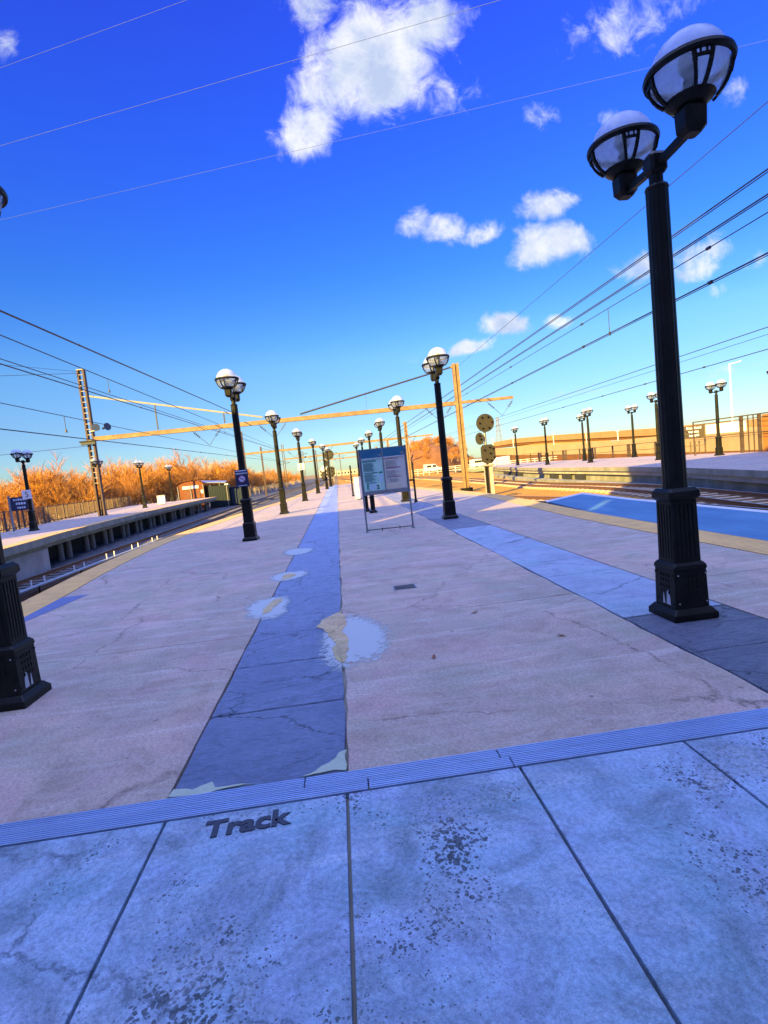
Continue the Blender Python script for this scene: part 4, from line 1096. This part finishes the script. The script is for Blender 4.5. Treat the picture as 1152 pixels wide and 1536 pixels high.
trailer(45.6,57.2,R(-36),1.3,'small white box trailer with dark marking behind the right fence',True)
# tall light mast
o=empty('tall_light_mast',(47,60,-1.3),0,'tall slim white light mast rising behind the right platform','light mast')
q=MB(); q.tube([(0,0,0),(0,0,10.6)],[.13,.07],10); q.build('mast_shaft',M['white'],o)
q=MB(); q.bar((0,0,10.55),(.9,-.3,10.7),.06); q.bar((.5,-.2,10.62),(1.1,-.4,10.74),.14,.08); q.build('lamp_arm',M['white'],o)
for i,(x,y,h,lab) in enumerate(((58,120,6.5,'thin white pole left of the sunlit lamp posts, before the viaduct'),(41,75,4.4,'white pole just right of the farthest right-platform lamp'),(46,110,6,'slim white pole between far lamps on the right'),(33,110,6.2,'slim white pole beside the round signal'),(40,118,6.4,'slim white pole right of the round signal'))):
    o=empty('white_pole',(x,y,-1.3),0,lab,'pole','white poles beyond the right platform'); q=MB(); q.tube([(0,0,0),(0,0,h)],[.12,.07],8); q.build('pole_shaft',M['white'],o); q=MB(); q.box(-.2,.2,-.1,.1,h,h+.15); q.build('pole_head',M['white'],o)
# pylon
o=empty('lattice_pylon',(125,400,0),0,'faint grey lattice pylon far behind the right signal','pylon')
q=MB()
for sx in (-1,1):
    for sy in (-1,1): q.bar((sx*2.6,sy*2.6,0),(sx*.5,sy*.5,30),.35)
for k in range(9):
    z0=k*3.3;z1=z0+3.3;w0=2.6-2.1*z0/30;w1=2.6-2.1*z1/30
    q.bar((-w0,-w0,z0),(w1,-w1,z1),.2); q.bar((w0,-w0,z0),(-w1,-w1,z1),.2); q.bar((-w1,-w1,z1),(w1,-w1,z1),.2)
q.build('pylon_frame',M['roof'],o)
q=MB(); 
for z in (20,24,28): q.bar((-4,0,z),(4,0,z),.3)
q.build('pylon_arm',M['roof'],o)

# ------------------------------------------------------------------ right hill, parked vans, white fence, grass
q=MB(); n=28; vs=[(27,150,7.0)]; fs=[]
for j,(rr,zz_) in enumerate(((.25,6.9),(.5,6.2),(.72,4.7),(.88,2.4),(1.0,-1.35))):
    for k in range(n):
        t=2*PI*k/n; w=1+.10*math.sin(3*t+1)+.06*math.sin(7*t); vs.append((27+11.0*rr*w*math.cos(t),150+16*rr*w*math.sin(t),zz_+random.uniform(-.25,.25) if j<4 else zz_))
for k in range(n): fs.append((0,1+k,1+(k+1)%n))
for j in range(4):
    for k in range(n): a=1+j*n+k;c=1+j*n+(k+1)%n; fs.append((a,a+n,c+n,c))
q.add(vs,fs); struct(q.build('hill',M['hillside'],smooth=True))
q=MB(); q.add([(24,94,-1.0),(40,94,-.9),(46,126,-.6),(27,126,-.6)],[(0,1,2,3)]); struct(q.build('grass',M['grass']))
def van(x,y,rz,label,ln=4.6):
    o=empty('parked_van',(x,y,-.95),rz,label,'van','white vehicles parked below the hill')
    q=MB(); pr=[(-ln/2,.4),(ln/2-.1,.4),(ln/2,1.0),(ln/2-.9,1.2),(ln/2-1.5,2.0),(-ln/2,2.1)]
    n=len(pr); q.add([(a,-.95,c) for a,c in pr]+[(a,.95,c) for a,c in pr],[tuple(range(n)),tuple(range(2*n-1,n-1,-1))]+[(k,(k+1)%n,(k+1)%n+n,k+n) for k in range(n)]); bd=q.build('van_body',M['truck'],o,bevel=.05)
    q=MB(); q.box(ln/2-2.2,ln/2-1.35,-.965,-.951,1.25,1.8); q.box(-ln/2+.4,ln/2-2.5,-.965,-.951,1.3,1.8); q.build('window',M['win'],o)
    for sx in (-ln/2+.9,ln/2-.9):
        q=MB(); q.tube([(sx,-.98,.35),(sx,-.75,.35)],.36,14); w=q.build('wheel',M['tyre'],o); q=MB(); q.tube([(sx,-.995,.35),(sx,-.981,.35)],.2,10); q.build('rim',M['steelgrey'],w)
van(32.2,118,R(8),'white van parked just right of the big lamp post, below the hill')
van(34.5,112,R(-170),'white car-like van partly behind the orange mast',4.2)
van(23.0,128,R(5),'small white vehicle at the foot of the hill, left of the big lamp post',4.0)
wf=[(14,118),(20,116),(28,108),(34,97),(38,90)]
o=empty('white_rail_fence',(0,0,0),0,'low white rail fence along the far tracks below the hill','fence')
for hh in (.5,1.0,1.35):
    q=MB()
    for a,c in zip(wf,wf[1:]): q.bar((a[0],a[1],-1.1+hh),(c[0],c[1],-1.1+hh),.07)
    q.build('rail',M['white'],o)
for a,c in zip(wf,wf[1:]):
    for k in range(5):
        t=k/5; q=MB(); x=a[0]+(c[0]-a[0])*t;y=a[1]+(c[1]-a[1])*t; q.box(x-.05,x+.05,y-.05,y+.05,-1.3,.3); q.build('fence_post',M['white'],o)
# right-of-way picket fence under the left thicket
fence('trackside_fence',[(-20,82),(-17,110),(-13.5,150)],-1.3,1.6,'pale trackside fence below the far end of the left thicket',3.0,M['palestrut'],M['palestrut'],.5)

# ------------------------------------------------------------------ trees
def branch(rnd,mb,p,d,l,r,depth,twig):
    n=2 if depth>1 else 1; pts=[p]; q=p.copy(); dd=d.copy()
    for k in range(n):
        dd=(dd+Vector((rnd.uniform(-.18,.18),rnd.uniform(-.18,.18),rnd.uniform(-.02,.16)))).normalized(); q=q+dd*l/n; pts.append(q.copy())
    tgt=mb[0] if depth>=3 else mb[1]
    tgt.tube(pts,[r*(1-.55*i/n) for i in range(n+1)],3 if depth<3 else 5,False)
    if depth==0: return
    for k in range(5 if depth>1 else 6):
        t=rnd.uniform(.3,1.) ; c=p.lerp(q,t) if n==1 else (pts[0].lerp(pts[1],t*2) if t<.5 else pts[1].lerp(pts[2],t*2-1))
        a=rnd.uniform(0,2*PI); sp=rnd.uniform(.35,.8)
        side=Vector((math.cos(a),math.sin(a),0)); side=(side-dd*side.dot(dd)).normalized()
        nd=(dd*(1-sp*.45)+side*sp+Vector((0,0,.22))).normalized()
        branch(rnd,mb,c,nd,l*rnd.uniform(.42,.66),max(r*.45,.019),depth-1,twig)
def make_tree(seed,h,stems,tm,spread):
    rnd=random.Random(seed); tk=MB(); cr=MB()
    for k in range(stems):
        a=2*PI*k/stems+rnd.uniform(-.4,.4); d=Vector((math.cos(a)*spread,math.sin(a)*spread,1)).normalized()
        branch(rnd,(tk,cr),Vector((math.cos(a)*.2,math.sin(a)*.2,-.1)),d,h*rnd.uniform(.42,.6),.065 if stems>4 else .11,3,tm)
    root=empty('bare_tree',(0,-40,-1.3))
    tk.build('trunk',M['bark'],root); cr.build('crown',M[tm],root); return root
protos=[make_tree(1,7.2,6,'twig',.35),make_tree(2,8.4,4,'twig',.28),make_tree(3,6.2,7,'twig2',.5),make_tree(4,9.0,3,'twig3',.22),make_tree(5,7.6,6,'twig2',.35)]
TL=['orange leafless bushy tree in the sunlit thicket behind the left platform','tall orange leafless tree in the thicket behind the left platform','low russet shrub in the thicket behind the left platform','pale thin leafless tree standing out of the left thicket','russet leafless tree in the thicket behind the left platform']
used=[False]*5; rnd=random.Random(11)
def plant(i,x,y,z,sc,lab,g,sz=None):
    if not used[i]: o=protos[i]; used[i]=True
    else: o=copy_tree(protos[i])
    o.location=(x,y,z); o.rotation_euler=(0,0,rnd.uniform(0,6.28)); o.scale=(sc*1.08,sc*1.08,sz or sc)
    tag(o,lab,'tree',g)
front=[(-30.5,54),(-28.5,66),(-27.5,76),(-25.5,95),(-22,120),(-19,150),(-16,190)]
y=55.
while y<188:
    for row in range(4):
        if row==3 and y>150: continue
        x=interp(front,y)-row*3.4-rnd.uniform(0,2.4); yy=y+rnd.uniform(-1.5,1.5)
        i=rnd.choices(range(5),(5,3,3,2.2,3))[0] if row else rnd.choices(range(5),(5,1,4,.5,3))[0]
        sc=rnd.choice((rnd.uniform(.74,.95),rnd.uniform(.95,1.12),rnd.uniform(1.0,1.3)))*(1.0 if row else .82)*(.84 if y<64 else 1)*(1.12 if 88<y<130 else 1)*(.8 if y>150 else 1)
        plant(i,x,yy,-1.3,sc,TL[i],'bare trees in the left thicket')
    y+=2.6 if y<130 else 3.6
for k in range(7): plant(rnd.choice((2,3)),-46-rnd.uniform(0,8)-k*.8,rnd.uniform(76,96),-1.3,rnd.uniform(.45,.65),'pale bare shrub rising over the fence at the far left edge','bare shrubs at the left edge')
for k in range(75):
    a=rnd.uniform(PI,2*PI); rr=rnd.uniform(.15,.95); x=27+11*rr*math.cos(a); yy=150+16*rr*math.sin(a); z=interp([(7,0),(6.9,.25),(6.2,.5),(4.7,.72),(2.4,.88),(-1.3,1.0)],rr)-.7
    plant(rnd.choice((0,2,4,4)),x,yy,max(z,-1.2),rnd.uniform(.30,.46),'russet bare bush covering the rounded hill behind the big lamp post','bushes on the hill')
for k in range(9): plant(rnd.choice((2,3)),rnd.uniform(62,84),rnd.uniform(66,84),-1.3,rnd.uniform(.6,.75),'pale bare treetop peeping over the wall at the right','pale trees at the right')
for k in range(10): plant(rnd.choice((0,4)),-12.5-rnd.uniform(0,10),196+k*9,-1.3,rnd.uniform(.5,.8),'small distant bare tree near the vanishing point of the tracks','distant bare trees')
# far buildings near the vanishing point
for x,y,w,hh,lab in ((8,420,16,4,'pale distant block at the vanishing point, left of the board'),(-8,460,14,6,'low pale distant building left of the vanishing point'),(27,430,14,5,'pale low distant block behind the board')):
    o=empty('distant_building',(x,y,-1.3),0,lab,'building'); q=MB(); q.box(-w/2,w/2,0,10,0,hh); q.build('wall',M['sidelight'],o)
    q=MB()
    for r_ in range(int(hh/3)):
        for k in range(int(w/2.5)): q.box(-w/2+.8+k*2.5,-w/2+2.0+k*2.5,-.06,-.002,1+r_*3,2.4+r_*3)
    q.build('window',M['win'],o); q=MB(); q.box(-w/2-.3,w/2+.3,-.3,10.3,hh,hh+.4); q.build('roof',M['roof'],o)
for x,y,w,hh,lab in ((100,230,40,7.5,'long tan roof building far beyond the viaduct'),):
    o=empty('distant_building',(x,y,-1.3),R(-20),lab,'building'); q=MB(); q.box(-w/2,w/2,0,10,0,hh); q.build('wall',M['viaduct'],o); q=MB(); q.box(-w/2-.3,w/2+.3,-.3,10.3,hh,hh+.6); q.build('roof',M['roof'],o)

# ------------------------------------------------------------------ station front behind the viewer: it throws the long shadow
st=empty('station_building',(0,-1.2,0),0,'concrete station front behind the viewpoint whose shadow covers the near platform','building')
def sb(x0,x1,z0,z1): 
    q=MB(); q.box(x0,x1,-.12,0,z0,z1); q.build('wall',M['facade'],st)
sb(-80,-38,-1.3,21.97); sb(-37.998,-20.5,-1.3,10.04); sb(-20.498,-12.62,-1.3,11.30); sb(-12.28,-9.2,-1.3,11.43); sb(-12.618,-12.282,-1.3,8.29); sb(-9.198,-7.4,-1.3,8.16); 
sb(-7.398,-4.95,-1.3,15.32); sb(-4.65,26,-1.3,15.32); sb(-4.948,-4.652,-1.3,6.78); sb(-4.948,-4.652,7.72,15.32)

# ------------------------------------------------------------------ sky and light
AZ=R(38); EL=R(21)
sun=bpy.data.lights.new('sun','SUN'); sun.energy=4.9; sun.angle=R(.5); sun.color=(1,.69,.15)
so=bpy.data.objects.new('sun',sun); COL.objects.link(so)
d=Vector((math.sin(AZ)*math.cos(EL),math.cos(AZ)*math.cos(EL),-math.sin(EL)))
so.rotation_euler=d.to_track_quat('-Z','Y').to_euler(); so.location=(-30,-40,30)
W=bpy.data.worlds.new('World'); S.world=W; W.use_nodes=True; nt=W.node_tree
bg=nt.nodes['Background']; bg.inputs[1].default_value=.05
sky=N(nt,'ShaderNodeTexSky',sky_type='NISHITA'); sky.sun_disc=False; sky.sun_elevation=EL; sky.sun_rotation=AZ+PI
sky.air_density=1.0; sky.dust_density=.3; sky.ozone_density=2.0
hs=N(nt,'ShaderNodeHueSaturation'); hs.inputs['Saturation'].default_value=1.35; hs.inputs['Value'].default_value=1.; hs.inputs['Hue'].default_value=.515
nt.links.new(sky.outputs[0],hs.inputs['Color'])
tc=N(nt,'ShaderNodeTexCoord'); sx=N(nt,'ShaderNodeSeparateXYZ'); nt.links.new(tc.outputs['Generated'],sx.inputs[0])
def math_(op,a,b=None,c=None):
    n=N(nt,'ShaderNodeMath',operation=op)
    for i,v in enumerate((a,b,c)):
        if v is None: continue
        if isinstance(v,(int,float)): n.inputs[i].default_value=v
        else: nt.links.new(v,n.inputs[i])
    return n.outputs[0]
yy=math_('MAXIMUM',sx.outputs[1],.05)
u=math_('DIVIDE',sx.outputs[0],yy); v=math_('DIVIDE',sx.outputs[2],yy)
cb=N(nt,'ShaderNodeCombineXYZ'); nt.links.new(u,cb.inputs[0]); nt.links.new(v,cb.inputs[1])
uv=cb.outputs[0]
# warp
wn=N(nt,'ShaderNodeTexNoise'); wn.inputs['Scale'].default_value=9; wn.inputs['Detail'].default_value=5; nt.links.new(uv,wn.inputs['Vector'])
wv=N(nt,'ShaderNodeVectorMath',operation='MULTIPLY_ADD'); nt.links.new(wn.outputs['Color'],wv.inputs[0]); wv.inputs[1].default_value=(.07,.05,0); 
sb_=N(nt,'ShaderNodeVectorMath',operation='SUBTRACT'); nt.links.new(uv,sb_.inputs[0]); sb_.inputs[1].default_value=(.035,.025,0)
nt.links.new(sb_.outputs[0],wv.inputs[2])
P=wv.outputs[0]
clouds=[(.150,.715,.135,.11,20,1.45),(.005,.600,.065,.055,10,1.15),(.06,.66,.08,.07,40,1.1),(.055,.80,.055,.05,0,.8),(.25,.775,.09,.055,15,1.05),(.25,.665,.08,.06,-30,.5),
 (.61,.755,.13,.055,15,.62),(.72,.79,.10,.045,25,.5),(.442,.608,.04,.028,0,.55),(.574,.592,.045,.018,8,.5),(.819,.627,.045,.03,20,.5),
 (.225,.431,.07,.034,-12,.9),(.305,.413,.06,.025,5,.85),(.443,.449,.065,.03,8,1.05),(.448,.378,.09,.045,4,1.2),(.735,.328,.08,.04,15,.9),(.613,.319,.06,.03,5,.75),(.772,.273,.03,.016,0,.5),
 (.345,.235,.062,.024,0,1.2),(.445,.240,.035,.018,10,1.05),(.272,.203,.052,.017,5,1.15),(.152,.194,.04,.014,0,.4),(-.469,.773,.03,.035,0,.5),(.836,.315,.04,.02,10,.4),(.50,.10,.30,.012,3,.30),(.75,.12,.2,.012,5,.3)]
acc=None
for (cx,cy,rx,ry,rot,am) in clouds:
    m=N(nt,'ShaderNodeMapping',vector_type='TEXTURE'); m.inputs['Location'].default_value=(cx,cy,0); m.inputs['Rotation'].default_value=(0,0,R(rot)); m.inputs['Scale'].default_value=(rx,ry,1)
    nt.links.new(P,m.inputs['Vector'])
    l=N(nt,'ShaderNodeVectorMath',operation='LENGTH'); nt.links.new(m.outputs[0],l.inputs[0])
    q=math_('MULTIPLY',math_('SUBTRACT',1.15,l.outputs['Value']),am)
    q=math_('MINIMUM',q,am*.75)
    acc=q if acc is None else math_('MAXIMUM',acc,q)
n1=N(nt,'ShaderNodeTexNoise'); n1.inputs['Scale'].default_value=19; n1.inputs['Detail'].default_value=11; n1.inputs['Roughness'].default_value=.68; n1.inputs['Distortion'].default_value=.5; nt.links.new(uv,n1.inputs['Vector'])
dens=math_('ADD',acc,math_('MULTIPLY',math_('SUBTRACT',n1.outputs[0],.52),1.7))
mr=N(nt,'ShaderNodeMapRange',interpolation_type='SMOOTHSTEP'); mr.inputs[1].default_value=.10; mr.inputs[2].default_value=.88; nt.links.new(dens,mr.inputs[0])
front_=math_('GREATER_THAN',sx.outputs[1],.06)
cf=math_('MULTIPLY',mr.outputs[0],front_)
# bright bluish layer overhead, out of view, added as fill light for the shaded ground
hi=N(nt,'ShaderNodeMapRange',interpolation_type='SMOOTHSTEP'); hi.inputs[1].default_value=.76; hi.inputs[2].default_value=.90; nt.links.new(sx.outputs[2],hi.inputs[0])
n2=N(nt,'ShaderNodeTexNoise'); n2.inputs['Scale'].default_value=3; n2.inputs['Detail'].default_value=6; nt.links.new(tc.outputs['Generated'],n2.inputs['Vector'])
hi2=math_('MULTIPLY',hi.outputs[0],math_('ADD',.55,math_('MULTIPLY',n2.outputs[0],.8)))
# clear-sky tint: deeper blue high up
tint=ramp(nt,sx.outputs[2],[(0.,(.56,.70,.95)),(.087,(.54,.68,.93)),(.195,(.75,.95,1.08)),(.237,(.65,.93,1.17)),(.33,(.50,.85,1.36)),(.41,(.54,.80,1.6)),(.51,(.60,.75,1.85)),(.62,(.80,.68,2.0))])
skyc=mixc(nt,1.,hs.outputs[0],tint,'MULTIPLY')
n3=N(nt,'ShaderNodeTexNoise'); n3.inputs['Scale'].default_value=11; n3.inputs['Detail'].default_value=7; n3.inputs['Roughness'].default_value=.6
nt.links.new(P,n3.inputs['Vector'])
shade=mixc(nt,ramp(nt,n3.outputs[0],[(.36,0.),(.60,1.)]),(3.1,3.7,5.0),(5.6,5.7,5.9))
cc=mixc(nt,math_('MULTIPLY',cf,.95),skyc,shade)
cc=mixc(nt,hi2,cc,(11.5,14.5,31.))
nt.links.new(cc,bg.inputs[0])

# ------------------------------------------------------------------ camera
yaw,pitch,roll=.07926903797139068,-.08332515373969807,.10694953381514698
f=Vector((math.sin(yaw)*math.cos(pitch),math.cos(yaw)*math.cos(pitch),math.sin(pitch)))
r0=f.cross(Vector((0,0,1))).normalized(); u0=r0.cross(f)
r_=r0*math.cos(roll)-u0*math.sin(roll); u_=r0*math.sin(roll)+u0*math.cos(roll)
cam=bpy.data.cameras.new('camera'); cam.sensor_fit='VERTICAL'; cam.sensor_height=36; cam.lens=802.3/1536*36; cam.clip_end=4000; cam.clip_start=.05
co=bpy.data.objects.new('camera',cam); COL.objects.link(co)
mt=Matrix((( r_.x,u_.x,-f.x,0),(r_.y,u_.y,-f.y,0),(r_.z,u_.z,-f.z,1.6),(0,0,0,1))); co.matrix_world=mt
S.camera=co
S.view_settings.view_transform='Standard'; S.view_settings.look='None'; S.view_settings.exposure=1.85; S.view_settings.gamma=1.
S.cycles.transparent_max_bounces=16; S.cycles.max_bounces=6
